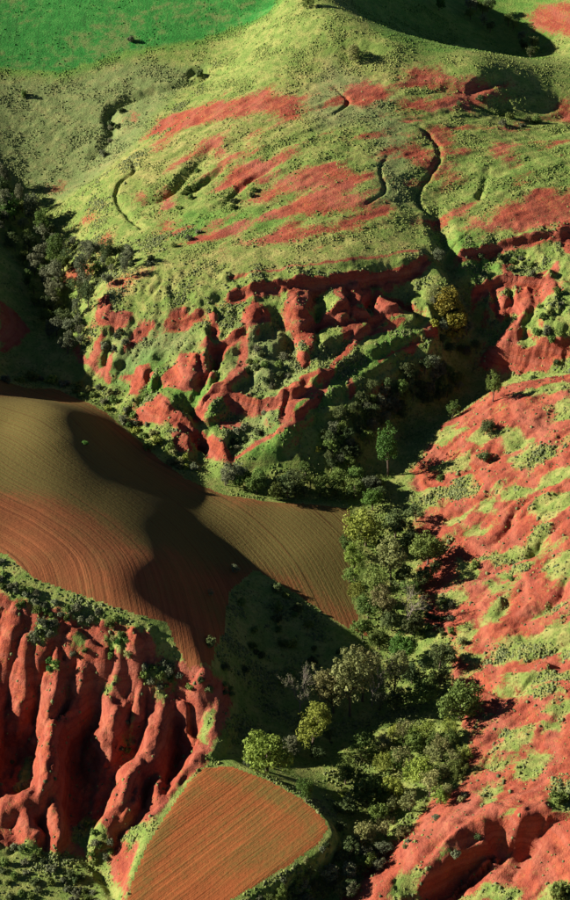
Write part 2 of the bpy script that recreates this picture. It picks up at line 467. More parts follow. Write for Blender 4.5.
# the small field is an even, gently tilted terrace
tp = ground([150, 210, 320], [890, 775, 828])
tp[:, 2] = (8.9, 9.4, 8.2)
pl = np.linalg.solve(np.c_[tp[:, :2], np.ones(3)], tp[:, 2])
TERR = [(200, 766), (232, 764), (270, 778), (300, 795), (328, 819), (333, 830), (320, 848), (290, 870), (252, 892), (230, 915), (122, 915), (130, 880), (142, 848), (162, 815), (184, 784)]
tw = at_height(np.array([p[0] for p in TERR]), np.array([p[1] for p in TERR]), 9.0)[:, :2]
sl = box_of(tw[:, 0].min() - 8, tw[:, 0].max() + 8, tw[:, 1].min() - 8, tw[:, 1].max() + 8)


def terrace():
    X, Y = GXX[sl], GYY[sl]
    c = np.zeros(X.shape, bool)
    for i in range(len(tw)):
        (x1, y1), (x2, y2) = tw[i], tw[(i + 1) % len(tw)]
        c ^= ((y1 > Y) != (y2 > Y)) & (X < (x2 - x1) * (Y - y1) / (y2 - y1) + x1)
    d = line_dist(X, Y, np.c_[np.r_[tw, tw[:1]], np.zeros(len(tw) + 1)])[0]
    k = smooth(-2.2, 0.2, np.where(c, d, -d))
    Z[sl] = Z[sl] * (1 - k) + (pl[0] * X + pl[1] * Y + pl[2]) * k


terrace()

# ------------------------------------------------------------------ ground cover as world polygons


def world_poly(pts):
    a = np.array(pts, float)
    return ground(a[:, 0], a[:, 1])[:, :2]


def inside(X, Y, poly):
    c = np.zeros(X.shape, bool)
    n = len(poly)
    for i in range(n):
        x1, y1 = poly[i]
        x2, y2 = poly[(i + 1) % n]
        if y1 == y2:
            continue
        m = ((y1 > Y) != (y2 > Y)) & (X < (x2 - x1) * (Y - y1) / (y2 - y1) + x1)
        c ^= m
    return c


WX = (1.7 * fbm(FX, FY, 7, 4, 41) + 0.9 * fbm(FX, FY, 2.2, 2, 43)).reshape(NY, NX)
WY = (1.7 * fbm(FX, FY, 7, 4, 42) + 0.9 * fbm(FX, FY, 2.2, 2, 44)).reshape(NY, NX)


def paint(mask, pts, value, soft=1.2, warp=1.0, world=False):
    """blend a value into a ground-cover map inside a polygon with a soft, uneven edge"""
    w = np.asarray(pts) if world else world_poly(pts)
    m = 6 + soft
    sl = box_of(w[:, 0].min() - m, w[:, 0].max() + m, w[:, 1].min() - m, w[:, 1].max() + m)
    X, Y = GXX[sl] + warp * WX[sl], GYY[sl] + warp * WY[sl]
    ins = inside(X, Y, w)
    ring = np.c_[np.r_[w, w[:1]], np.zeros(len(w) + 1)]
    d, _, _, _ = line_dist(X, Y, ring)
    sd = np.where(ins, d, -d)
    a = smooth(-soft, soft, sd)
    mask[sl] = mask[sl] * (1 - a) + value * a
    return a


def paint_line(mask, pts, value, width, soft=0.5, warp=0.5):
    a = np.array(pts, float)
    w = densify(ground(a[:, 0], a[:, 1]))
    m = width + 4
    sl = box_of(w[:, 0].min() - m, w[:, 0].max() + m, w[:, 1].min() - m, w[:, 1].max() + m)
    d, _, _, _ = line_dist(GXX[sl] + warp * WX[sl], GYY[sl] + warp * WY[sl], w)
    k = 1 - smooth(width - soft, width + soft, d)
    mask[sl] = mask[sl] * (1 - k) + value * k


RED = np.zeros((NY, NX))
LUSH = np.full((NY, NX), 0.5)     # 0 dry and pale ... 1 lush green
GREY = np.zeros((NY, NX))          # grey-green scrub

# zones that are bare red earth in the main
paint(RED, [(412, 470), (440, 428), (500, 386), (570, 374), (720, 370), (720, 960), (330, 960), (345, 892), (395, 842), (430, 802), (466, 778), (470, 738), (450, 690), (450, 640), (425, 625), (420, 560), (415, 520)], 1.0, 1.5)
paint(RED, [(0, 582), (30, 598), (70, 612), (120, 626), (150, 632), (170, 665), (228, 690), (230, 720), (205, 765), (135, 845), (128, 900), (110, 860), (60, 845), (-100, 850), (-100, 560)], 1.0, 1.0)

for p in [
    # big hill: soft red patches among the grass
    [(143, 137), (160, 118), (190, 108), (230, 100), (270, 92), (302, 98), (280, 112), (240, 118), (200, 125), (165, 133)],
    [(398, 84), (408, 70), (436, 68), (448, 80), (486, 82), (482, 95), (452, 94), (430, 88)],
    [(350, 100), (365, 85), (388, 88), (385, 102), (362, 108)], [(270, 118), (285, 98), (305, 96), (302, 118)],
    [(398, 150), (415, 142), (440, 160), (438, 175), (410, 165)], [(420, 130), (440, 124), (456, 135), (446, 147), (432, 142)],
    [(280, 180), (312, 165), (350, 163), (345, 186), (310, 190)], [(220, 187), (235, 166), (260, 164), (256, 178), (238, 187)],
    [(241, 203), (262, 189), (300, 170), (308, 175), (290, 190), (262, 203)], [(268, 215), (300, 194), (374, 192), (372, 208), (320, 216)],
    [(240, 242), (280, 232), (335, 222), (390, 203), (393, 210), (350, 230), (290, 243), (250, 246)],
    [(176, 245), (215, 232), (246, 220), (246, 226), (212, 240)], [(490, 225), (500, 205), (530, 196), (580, 190), (580, 222), (530, 228)],
    [(440, 108), (445, 95), (468, 100), (472, 112)], [(490, 158), (495, 140), (515, 142), (516, 160)],
    [(63, 274), (77, 262), (93, 264), (91, 276), (77, 284), (64, 282)], [(80, 222), (88, 210), (98, 212), (96, 222)],
    [(162, 212), (162, 192), (172, 188), (172, 208)], [(127, 122), (130, 112), (140, 114), (136, 123)], [(155, 232), (165, 219), (178, 220), (172, 232)],
    [(218, 140), (224, 155), (212, 158)], [(548, 118), (560, 104), (580, 106), (580, 125)], [(528, 20), (540, 6), (580, 0), (580, 36), (548, 36)],
    [(395, 104), (420, 98), (424, 108), (405, 112)], [(466, 232), (468, 216), (488, 214), (486, 228)],
    [(100, 290), (120, 276), (150, 270), (120, 290)], [(46, 192), (50, 184), (66, 183), (62, 191)], [(96, 250), (108, 232), (116, 236), (106, 252)], [(132, 202), (140, 190), (150, 196), (142, 206)],
]:
    paint(RED, p, 0.84, 3.6, 1.3)
for p in [
    # red cliffs: crisp patches
    [(96, 299), (109, 296), (112, 310), (133, 312), (130, 323), (109, 319), (96, 321)], [(100, 329), (104, 333), (98, 354), (90, 367), (86, 363), (93, 346)],
    [(98, 369), (112, 352), (114, 366), (102, 376)], [(121, 377), (146, 364), (152, 373), (138, 396), (128, 395), (131, 381)],
    [(160, 378), (183, 350), (204, 352), (214, 378), (193, 390), (177, 386), (164, 386)], [(164, 319), (185, 304), (189, 320), (172, 324)],
    [(208, 311), (217, 315), (219, 339), (212, 338)], [(140, 322), (154, 322), (140, 339), (126, 352), (124, 346)],
    [(130, 410), (160, 395), (178, 407), (193, 423), (184, 433), (152, 421)], [(172, 430), (190, 433), (193, 453), (178, 452)],
    [(190, 416), (217, 384), (235, 370), (241, 374), (211, 402), (199, 421)], [(203, 440), (211, 434), (233, 458), (226, 464), (206, 459)],
    [(217, 420), (241, 413), (239, 428), (220, 428)], [(234, 395), (250, 395), (248, 409), (235, 406)],
    [(223, 297), (253, 289), (252, 298), (229, 305)], [(241, 319), (254, 298), (271, 312), (268, 321), (247, 331)],
    [(283, 305), (292, 285), (301, 281), (313, 290), (317, 299), (305, 313), (289, 318)], [(292, 325), (316, 321), (318, 341), (310, 353), (297, 342)],
    [(331, 284), (367, 279), (371, 290), (369, 309), (352, 310), (345, 300), (342, 308), (335, 295)], [(336, 317), (367, 320), (359, 334), (344, 338), (342, 326), (316, 324), (330, 316)],
    [(372, 290), (402, 301), (412, 311), (375, 321), (370, 309)], [(279, 390), (303, 382), (319, 385), (316, 401), (279, 402)],
    [(294, 358), (311, 357), (308, 368), (299, 368)], [(239, 337), (250, 330), (246, 370), (236, 376)], [(215, 346), (226, 343), (224, 362), (215, 370)],
    [(233, 402), (242, 392), (248, 401), (281, 398), (287, 386), (303, 383), (305, 397), (294, 406), (294, 421), (281, 426), (275, 406), (248, 408)],
    [(423, 328), (430, 320), (438, 329), (434, 338), (424, 335)], [(377, 361), (415, 336), (422, 341), (399, 353), (379, 365)], [(347, 378), (352, 376), (358, 392), (350, 396)],
    # right middle hill
    [(502, 263), (511, 261), (511, 280), (501, 278)], [(537, 273), (559, 260), (560, 268), (538, 277)], [(519, 285), (555, 276), (565, 291), (548, 295), (523, 312), (505, 306)],
    [(488, 302), (499, 295), (515, 299), (504, 320), (495, 312)], [(476, 356), (496, 345), (516, 318), (526, 314), (522, 335), (516, 348), (528, 349), (511, 358)],
    [(470, 291), (501, 283), (513, 288), (490, 296)], [(556, 228), (566, 222), (580, 222), (580, 260), (566, 250)], [(490, 362), (520, 358), (560, 352), (545, 372), (510, 372)],
    [(0, 349), (20, 336), (21, 343), (11, 351), (0, 353)], [(74, 348), (80, 342), (81, 358), (76, 360)], [(0, 300), (15, 310), (30, 330), (20, 345), (0, 340)],
]:
    paint(RED, p, 1.0, 0.7, 0.7)
for pts, w_ in [([(303, 378), (326, 370), (350, 346), (367, 330), (402, 319)], 0.8), ([(230, 460), (262, 440), (290, 424), (316, 402), (330, 368)], 0.7),
                ([(196, 418), (217, 395), (245, 372)], 1.0), ([(80, 360), (100, 372), (110, 380)], 0.6), ([(230, 276), (330, 262), (420, 250)], 0.4),
                ([(548, 490), (518, 513), (506, 534), (488, 548)], 0.7)]:
    paint_line(RED, pts, 0.95, w_)
# red wash in streaks across the big hill
hillz = np.zeros((NY, NX))
paint(hillz, [(130, 150), (200, 100), (300, 85), (420, 70), (580, 95), (580, 225), (480, 235), (420, 225), (330, 250), (200, 255), (150, 240), (170, 180)], 1.0, 6, 1.0)
hu, hv = FX * 0.84 + FY * 0.54, -FX * 0.54 + FY * 0.84
wash = smooth(-0.08, 0.45, fbm(hu * 0.33, hv, 7, 4, 97).reshape(NY, NX))
RED = np.clip(RED + hillz * 0.78 * wash, 0, 0.95)
RED = np.maximum(RED, SCARP_R * 0.95)
# green patches on the red slope
for p in [
    [(529, 513), (538, 500), (575, 491), (570, 506), (552, 520), (538, 522)], [(480, 557), (525, 545), (538, 525), (553, 530), (546, 544), (531, 557), (496, 566)],
    [(496, 573), (536, 560), (525, 570), (504, 577)], [(546, 558), (580, 545), (580, 574), (557, 579), (549, 569)], [(476, 621), (507, 593), (511, 603), (496, 624), (483, 627)],
    [(532, 620), (552, 599), (567, 599), (546, 617)], [(492, 654), (507, 637), (536, 631), (580, 620), (580, 648), (534, 658), (498, 664)], [(460, 556), (478, 568), (473, 584), (458, 574)],
    [(428, 595), (470, 592), (468, 602), (452, 608), (436, 608)], [(477, 512), (483, 500), (499, 500), (496, 511)], [(499, 488), (535, 488), (520, 502), (507, 499)],
    [(443, 520), (462, 513), (476, 505), (467, 520), (446, 526)], [(412, 490), (438, 488), (436, 506), (416, 518)], [(509, 460), (522, 449), (554, 445), (557, 455), (526, 470), (510, 469)],
    [(492, 437), (519, 432), (534, 446), (510, 450)], [(527, 495), (545, 474), (580, 463), (580, 478), (541, 488)], [(532, 511), (541, 497), (580, 494), (580, 502)],
    [(430, 491), (478, 483), (476, 496), (434, 497)], [(430, 469), (469, 454), (473, 466), (440, 473)], [(512, 393), (548, 385), (580, 380), (580, 389), (535, 396)],
    [(553, 405), (580, 396), (580, 418), (560, 418)], [(502, 676), (580, 671), (580, 683), (525, 690), (506, 687)], [(493, 692), (561, 689), (569, 697), (519, 699)],
    [(496, 751), (504, 737), (533, 737), (529, 748)], [(515, 777), (525, 752), (554, 755), (540, 772), (528, 779)], [(499, 729), (534, 728), (531, 736), (505, 737)],
    [(538, 728), (564, 717), (562, 727), (546, 734)], [(549, 802), (555, 786), (580, 776), (580, 816), (555, 817)], [(483, 769), (513, 755), (520, 762), (498, 775)], [(458, 653), (486, 652), (480, 661), (462, 662)],
    [(385, 896), (402, 877), (435, 867), (428, 886), (395, 905)], [(438, 857), (456, 851), (453, 863), (442, 864)], [(502, 815), (519, 804), (516, 819), (505, 823)],
    [(452, 905), (477, 886), (519, 888), (530, 905)], [(534, 905), (549, 882), (580, 880), (580, 905)], [(478, 790), (500, 780), (492, 800), (480, 806)], [(540, 715), (555, 700), (580, 704), (562, 716)],
    [(468, 532), (478, 524), (486, 530), (476, 538)], [(455, 480), (470, 474), (476, 480), (462, 486)], [(428, 440), (452, 424), (470, 426), (442, 446)], [(466, 442), (478, 432), (496, 440), (480, 450)],
    [(452, 630), (470, 622), (480, 634), (462, 642)], [(486, 585), (500, 580), (506, 588), (492, 592)], [(556, 640), (580, 634), (580, 662), (560, 660)],
]:
    paint(RED, p, 0.05, 1.0, 1.1)
# thin turf creeping over the right slope in streaks that follow the fall of the ground
zone = np.zeros((NY, NX))
paint(zone, [(412, 470), (440, 428), (500, 386), (580, 374), (640, 500), (640, 700), (580, 800), (470, 800), (470, 738), (450, 690), (450, 640), (425, 625), (420, 560), (415, 520)], 1.0, 2, 0.5)
su_, sv_ = FX * 0.8 + FY * 0.6, -FX * 0.6 + FY * 0.8
creep = smooth(0.08, 0.42, fbm(su_ * 0.45, sv_, 5.5, 4, 95).reshape(NY, NX))
RED -= zone * RED * 0.5 * creep
LUSH -= zone * 0.12
# green among the left badlands
for p in [[(0, 545), (18, 580), (50, 598), (80, 606), (118, 618), (120, 624), (80, 618), (40, 606), (10, 598), (0, 590)],
          [(34, 620), (52, 618), (56, 635), (40, 645), (28, 640)], [(66, 650), (80, 632), (90, 634), (84, 650)], [(104, 640), (122, 632), (130, 650), (116, 660)],
          [(44, 668), (54, 660), (56, 672), (48, 676)], [(100, 690), (116, 676), (120, 682), (104, 698)], [(140, 664), (170, 656), (180, 680), (160, 690), (145, 680)],
          [(14, 790), (24, 756), (34, 762), (26, 790)], [(72, 836), (84, 815), (96, 820), (112, 845), (108, 868), (90, 862)], [(118, 744), (130, 720), (136, 730), (126, 754)],
          [(124, 838), (135, 825), (150, 820), (140, 838), (128, 850)], [(168, 800), (180, 785), (186, 790), (172, 804)], [(198, 735), (204, 715), (212, 714), (208, 742)], [(200, 778), (215, 758), (222, 762), (206, 778)],
          [(0, 845), (30, 840), (60, 856), (85, 870), (105, 890), (110, 905), (0, 905), (-60, 900), (-60, 850)], [(155, 690), (170, 684), (164, 704)]]:
    paint(RED, p, 0.0, 0.8, 0.8)
paint(LUSH, [(-120, -120), (300, -120), (276, 6), (230, 30), (192, 44), (130, 52), (60, 74), (0, 68), (-120, 60)], 1.5, 4.0, 1.3)
for p in [[(0, 78), (60, 80), (130, 60), (200, 70), (160, 110), (130, 150), (60, 200), (0, 170), (-100, 150), (-100, 80)],
          [(110, 340), (150, 320), (190, 325), (200, 345), (160, 360), (120, 380)], [(240, 325), (290, 330), (300, 380), (250, 395), (230, 370)],
          [(240, 420), (270, 405), (275, 425), (250, 440), (225, 450)], [(330, 60), (400, 100), (380, 120), (320, 130), (300, 100)], [(370, 110), (410, 120), (410, 210), (380, 200)]]:
    paint(GREY, p, 0.45, 4.0)
for p in [[(330, -60), (560, -40), (540, 60), (430, 55), (380, 35)],  [(180, 210), (300, 215), (250, 230), (170, 240)],
          [(240, 460), (330, 370), (400, 325), (420, 335), (360, 375), (300, 440), (270, 465)], [(100, 370), (150, 350), (200, 390), (250, 440), (160, 395)], [(440, 240), (470, 235), (500, 270), (470, 290)]]:
    paint(LUSH, p, 0.85, 2.5)
paint(LUSH, [(500, 150), (560, 130), (580, 190), (500, 190), (450, 180)], 0.58, 5)
for p in [[(100, 160), (200, 130), (320, 60), (420, 70), (340, 120), (200, 170), (120, 190)], [(110, 280), (250, 250), (400, 240), (420, 250), (300, 265), (200, 280), (110, 300)]]:
    paint(LUSH, p, 0.22, 4.0)

# ------------------------------------------------------------------ field outlines
FIELD_UP = [(-90, 372), (0, 379), (55, 388), (100, 408), (140, 440), (185, 478), (225, 494), (280, 502), (352, 508), (352, 540), (352, 600), (372, 640), (340, 625), (290, 590), (255, 570), (232, 590), (222, 640), (212, 668), (188, 672), (176, 650), (165, 622), (120, 612), (70, 592), (30, 578), (8, 556), (-90, 520)]
FIELD_LOW = [(202, 768), (232, 766), (270, 780), (300, 797), (326, 820), (330, 830), (318, 846), (288, 868), (250, 890), (225, 905), (126, 905), (132, 880), (145, 848), (165, 815), (186, 785)]
WF_UP, WF_LOW = world_poly(FIELD_UP), world_poly(FIELD_LOW)
FU = inside(GXX + 0.35 * WX, GYY + 0.35 * WY, WF_UP)
FL = inside(GXX + 0.2 * WX, GYY + 0.2 * WY, WF_LOW)
fu_soft = np.zeros((NY, NX))
paint(fu_soft, WF_UP, 1.0, 2.5, 0.3, world=True)
fl_soft = np.zeros((NY, NX))
paint(fl_soft, WF_LOW, 1.0, 1.2, 0.2, world=True)
fields = np.clip(fu_soft + fl_soft, 0, 1)

# ------------------------------------------------------------------ relief in the small
slope_rough = np.zeros((NY, NX))
paint(slope_rough, [(-60, 575), (140, 622), (232, 690), (200, 780), (130, 850), (-60, 850)], 0.75, 3, 0)
paint(slope_rough, [(85, 300), (300, 272), (425, 255), (440, 340), (400, 400), (330, 470), (180, 455), (85, 370)], 0.8, 3, 0)
paint(slope_rough, [(470, 235), (580, 215), (580, 372), (480, 365)], 1.0, 3, 0)
paint(slope_rough, [(412, 470), (500, 386), (600, 374), (600, 920), (340, 920), (430, 802), (420, 560)], 0.8, 3, 0)
paint(slope_rough, [(60, 230), (280, 20), (420, 60), (580, 90), (580, 210), (300, 262), (100, 290)], 0.3, 4, 0)
paint(slope_rough, [(0, 80), (200, 60), (60, 220), (0, 180)], 0.3, 4, 0)
calm = 1 - fields
rid = lambda wl, s: 1 - np.abs(noise((FX + WX.ravel()) / wl, (FY + WY.ravel()) / wl, s)).reshape(NY, NX) * 2
Z += calm * (0.15 + slope_rough) * (0.5 * fbm(FX, FY, 9, 4, 51).reshape(NY, NX) * 1.4)
Z += calm * slope_rough * (0.55 * (rid(7.0, 61) - 0.6) + 0.28 * (rid(3.1, 62) - 0.6))
Z += calm * 0.07 * fbm(FX, FY, 1.3, 2, 71).reshape(NY, NX) * (0.4 + slope_rough)
Z += hillz * 0.8 * fbm(hu * 0.3, hv, 6, 3, 98).reshape(NY, NX)
Z += fields * 0.35 * fbm(FX, FY, 22, 2, 77).reshape(NY, NX)


strata = np.zeros((NY, NX))
paint(strata, [(85, 305), (300, 276), (425, 262), (440, 340), (400, 400), (330, 440), (180, 450), (85, 370)], 0.75, 3, 0.6)
paint(strata, [(470, 250), (580, 235), (580, 365), (480, 360)], 0.75, 3, 0.6)
paint(strata, [(420, 900), (440, 860), (500, 838), (560, 838), (560, 880), (500, 900)], 0.5, 2, 0.6)
bed = (Z - 0.06 * GXX + 0.8 * fbm(FX, FY, 25, 3, 55).reshape(NY, NX)+ 0.0) / 2.4
fr = bed - np.floor(bed)
Z += strata * 2.4 * (smooth(0.3, 0.85, fr) - fr) * 0.85


def blur(a, n=1):
    for _ in range(n):
        p = np.pad(a, 1, mode='edge')
        a = (p[1:-1, 1:-1] * 4 + (p[:-2, 1:-1] + p[2:, 1:-1] + p[1:-1, :-2] + p[1:-1, 2:]) * 2 + p[:-2, :-2] + p[2:, 2:] + p[:-2, 2:] + p[2:, :-2]) / 16
    return a


def carve(times, amount):
    """rain-water rills: accumulate run-off down the steepest neighbour and wear the channels in"""
    global Z
    for it in range(times):
        H = Z + 0.05 * np.random.default_rng(it).standard_normal(Z.shape)
        best = np.zeros_like(H)
        tgt = np.arange(H.size).reshape(H.shape).copy()
        idx = tgt.copy()
        for dj in (-1, 0, 1):
            for di in (-1, 0, 1):
                if dj == 0 and di == 0:
                    continue
                sh = np.roll(np.roll(H, -dj, 0), -di, 1)
                si = np.roll(np.roll(idx, -dj, 0), -di, 1)
                g = (H - sh) / math.hypot(di, dj)
                m = g > best
                best = np.where(m, g, best)
                tgt = np.where(m, si, tgt)
        order = np.argsort(-H.ravel()).tolist()
        tl = tgt.ravel().tolist()
        acc = [1.0] * H.size
        for k in order:
            j = tl[k]
            if j != k:
                acc[j] += acc[k]
        A = np.array(acc).reshape(H.shape)
        wear = np.clip(np.log(A) - 2.5, 0, 4.5)
        wear = blur(wear, 1) * np.clip(blur(best, 2) * 2.2, 0, 1)
        Z = Z - amount * wear * calm * np.clip(slope_rough + 0.05, 0, 1)


bad = np.zeros((NY, NX))
paint(bad, [(-80, 580), (140, 626), (232, 690), (205, 765), (130, 848), (-80, 848)], 1.0, 2, 0)
paint(bad, [(85, 300), (300, 276), (425, 262), (440, 340), (400, 400), (330, 440), (180, 450), (85, 370)], 0.4, 3, 0.6)
paint(bad, [(470, 250), (580, 235), (580, 365), (480, 360)], 0.9, 3, 0.6)
east = np.zeros((NY, NX))
paint(east, [(412, 470), (500, 386), (600, 374), (600, 920), (340, 920), (430, 802), (470, 738), (450, 640), (420, 560)], 1.0, 3, 0)


def rill(u, v, wl, seed):
    return (np.abs(noise(u / wl, v / (wl * 4.5), seed)) * 2 - 0.45).reshape(NY, NX)


xw, yw = FX + 0.8 * WX.ravel(), FY + 0.8 * WY.ravel()
Z += calm * bad * (0.42 * rill(xw, yw, 3.0, 101) + 0.26 * rill(xw, yw, 1.5, 102))
ue, ve = -0.35 * xw + 0.94 * yw, 0.94 * xw + 0.35 * yw
Z += calm * east * (0.65 * rill(ue, ve, 6.5, 103) + 0.22 * rill(ue, ve, 2.8, 104) + 0.07 * rill(ue, ve, 1.4, 105))
carve(3, 0.075)

# furrows run along guide curves; the row distance is kept for the soil material
g_up = densify(ground([-60, 0, 50, 95, 140, 172, 190, 203], [400, 432, 462, 491, 525, 560, 605, 668]))
g_lo = ground([150, 240, 300], [915, 845, 798])
du, _, su, _ = line_dist(GXX, GYY, g_up)
dl, _, sl_, _ = line_dist(GXX, GYY, g_lo + (g_lo - g_lo.mean(0)) * 2)
ROW = np.where(FL, dl * sl_, du * su) + 0.18 * fbm(FX, FY, 9, 2, 81).reshape(NY, NX)
# the upper field ends in a cut bank above the shrubs; the lower one lies on a low terrace
Z += 0.25 * fl_soft

steep = np.hypot(*np.gradient(blur(Z, 2), YS, XS))
# bare earth shows wherever the ground is too steep to hold turf
RED = np.clip(RED + calm * slope_rough * 0.7 * smooth(1.15, 1.7, steep), 0, 1)
RED = RED * (1 - 0.0 * fields)
NRM = np.gradient(Z, YS, XS)
NV = np.stack([-NRM[1], -NRM[0], np.ones_like(Z)], -1)
NV /= np.linalg.norm(NV, axis=-1, keepdims=True)


# ------------------------------------------------------------------ materials
def new_mat(name):
    m = bpy.data.materials.new(name)
    m.use_nodes = True
    nt = m.node_tree
    nt.nodes.clear()
    o = nt.nodes.new('ShaderNodeOutputMaterial')
    b = nt.nodes.new('ShaderNodeBsdfPrincipled')
    b.inputs['Roughness'].default_value = 0.95
    b.inputs['Specular IOR Level'].default_value = 0.1
    nt.links.new(b.outputs[0], o.inputs[0])
    return m, nt, b, o


class NT:
    def __init__(self, nt):
        self.nt = nt

    def n(self, t, **kw):
        x = self.nt.nodes.new(t)
        for k, v in kw.items():
            setattr(x, k, v)
        return x

    def link(self, a, b):
        self.nt.links.new(a, b)

    def noise(self, scale, detail=4, rough=0.55, vec=None):
        x = self.n('ShaderNodeTexNoise')
        x.inputs['Scale'].default_value = scale
        x.inputs['Detail'].default_value = detail
        x.inputs['Roughness'].default_value = rough
        if vec is None:
            vec = self.geo()
        self.link(vec, x.inputs['Vector'])
        return x.outputs['Fac']

    def geo(self):
        if not hasattr(self, '_g'):
            self._g = self.n('ShaderNodeNewGeometry').outputs['Position']
        return self._g

    def attr(self, name):
        x = self.n('ShaderNodeAttribute')
        x.attribute_name = name
        return x.outputs['Fac']

    def math(self, op, a, b=0.0, clamp=False):
        x = self.n('ShaderNodeMath', operation=op)
        x.use_clamp = clamp
        for i, v in enumerate((a, b)):
            if isinstance(v, (int, float)):
                x.inputs[i].default_value = v
            else:
                self.link(v, x.inputs[i])
        return x.outputs[0]

    def step(self, v, a, b):
        x = self.n('ShaderNodeMapRange', interpolation_type='SMOOTHSTEP')
        self.link(v, x.inputs[0])
        x.inputs[1].default_value = a
        x.inputs[2].default_value = b
        return x.outputs[0]

    def mix(self, f, a, b):
        x = self.n('ShaderNodeMix', data_type='RGBA')
        if isinstance(f, (int, float)):
            x.inputs[0].default_value = f
        else:
            self.link(f, x.inputs[0])
        for i, v in ((6, a), (7, b)):
            if isinstance(v, tuple):
                x.inputs[i].default_value = (*v, 1)
            else:
                self.link(v, x.inputs[i])
        return x.outputs[2]

    def bump(self, h, strength, dist, nrm=None):
        x = self.n('ShaderNodeBump')
        x.inputs['Strength'].default_value = strength
        x.inputs['Distance'].default_value = dist
        self.link(h, x.inputs['Height'])
        if nrm is not None:
            self.link(nrm, x.inputs['Normal'])
        return x.outputs[0]


def terrain_material():
    m, nt, b, o = new_mat('red_earth_and_turf')
    t = NT(nt)
    red, lush, grey = t.attr('red'), t.attr('lush'), t.attr('grey')
    n_big, n_mid, n_fine = t.noise(0.05, 4), t.noise(0.35, 5, 0.6), t.noise(1.6, 5, 0.65)
    n_tiny = t.noise(5.0, 3, 0.6)
    # bare earth
    soil = t.mix(t.step(n_mid, 0.35, 0.68), (0.36, 0.084, 0.042), (0.27, 0.058, 0.033))
    soil = t.mix(t.step(n_big, 0.5, 0.72), soil, (0.35, 0.105, 0.064))
    soil = t.mix(t.math('MULTIPLY', t.step(n_fine, 0.52, 0.7), 0.55), soil, (0.19, 0.036, 0.025))
    soil = t.mix(t.math('MULTIPLY', t.step(n_tiny, 0.56, 0.72), 0.3), soil, (0.45, 0.17, 0.11))
    soil = t.mix(t.math('MULTIPLY', t.step(t.noise(0.9, 4, 0.6), 0.56, 0.7), 0.45), soil, (0.33, 0.125, 0.075))
    soil = t.mix(t.math('MULTIPLY', t.step(t.noise(0.13, 5, 0.65), 0.5, 0.66), 0.5), soil, (0.24, 0.075, 0.045))
    soil = t.mix(t.math('MULTIPLY', t.step(t.noise(0.21, 5, 0.65), 0.54, 0.68), 0.45), soil, (0.42, 0.14, 0.07))
    sep = t.n('ShaderNodeSeparateXYZ')
    t.link(t.geo(), sep.inputs[0])
    bedz = t.math('ADD', t.math('MULTIPLY', sep.outputs[2], 5.2), t.math('MULTIPLY', n_mid, 5.0))
    beds = t.math('SINE', bedz)
    beds2 = t.math('SINE', t.math('MULTIPLY', bedz, 0.37))
    soil = t.mix(t.math('MULTIPLY', t.step(beds, 0.35, 0.95), 0.35), soil, (0.20, 0.042, 0.03))
    soil = t.mix(t.math('MULTIPLY', t.step(beds2, 0.3, 0.95), 0.35), soil, (0.40, 0.135, 0.085))
    # turf
    turf = t.mix(t.step(n_mid, 0.38, 0.66), (0.19, 0.235, 0.055), (0.34, 0.31, 0.10))
    deep = t.mix(t.step(n_mid, 0.38, 0.66), (0.10, 0.215, 0.036), (0.18, 0.275, 0.055))
    emer = t.mix(t.step(n_mid, 0.36, 0.66), (0.03, 0.185, 0.03), (0.06, 0.245, 0.045))
    turf = t.mix(t.step(lush, 0.2, 0.9), turf, deep)
    turf = t.mix(t.step(lush, 1.0, 1.4), turf, emer)
    rv = t.n('ShaderNodeVectorMath', operation='MULTIPLY')
    t.link(t.geo(), rv.inputs[0])
    rv.inputs[1].default_value = (0.9, 0.06, 0.0)
    turf = t.mix(t.math('MULTIPLY', t.math('MULTIPLY', t.step(t.noise(1.0, 3, 0.6, rv.outputs[0]), 0.5, 0.64), t.step(lush, 1.0, 1.4)), 0.5), turf, (0.03, 0.11, 0.025))
    thin = t.math('MULTIPLY', t.step(t.math('ADD', t.math('MULTIPLY', n_big, 0.5), t.math('MULTIPLY', n_mid, 0.5)), 0.49, 0.62), t.step(lush, 1.0, 1.4))
    turf = t.mix(t.math('MULTIPLY', thin, 0.75), turf, (0.16, 0.19, 0.06))
    gr = t.mix(t.step(n_fine, 0.38, 0.62), (0.12, 0.155, 0.072), (0.25, 0.26, 0.135))
    turf = t.mix(grey, turf, gr)
    notem = t.math('SUBTRACT', 1.0, t.step(lush, 1.0, 1.4))
    dark = t.math('MULTIPLY', t.step(n_fine, 0.5, 0.66), 0.6)
    turf = t.mix(dark, turf, (0.035, 0.062, 0.018))
    turf = t.mix(t.math('MULTIPLY', t.math('MULTIPLY', t.step(n_tiny, 0.55, 0.68), 0.35), notem), turf, (0.26, 0.24, 0.08))
    # ragged border between the two
    k = t.math('ADD', red, t.math('MULTIPLY', t.math('SUBTRACT', n_fine, 0.5), 1.8))
    k = t.math('ADD', k, t.math('MULTIPLY', t.math('SUBTRACT', n_mid, 0.5), 1.0))
    k = t.math('SUBTRACT', k, t.math('MULTIPLY', t.step(lush, 1.0, 1.4), 0.35))
    f = t.step(k, 0.14, 0.86)
    cmix = t.mix(f, turf, soil)
    t.link(cmix, b.inputs['Base Color'])
    h1 = t.bump(n_fine, 0.75, 0.45)
    h2 = t.bump(n_tiny, 0.6, 0.18, h1)
    t.link(h2, b.inputs['Normal'])
    return m


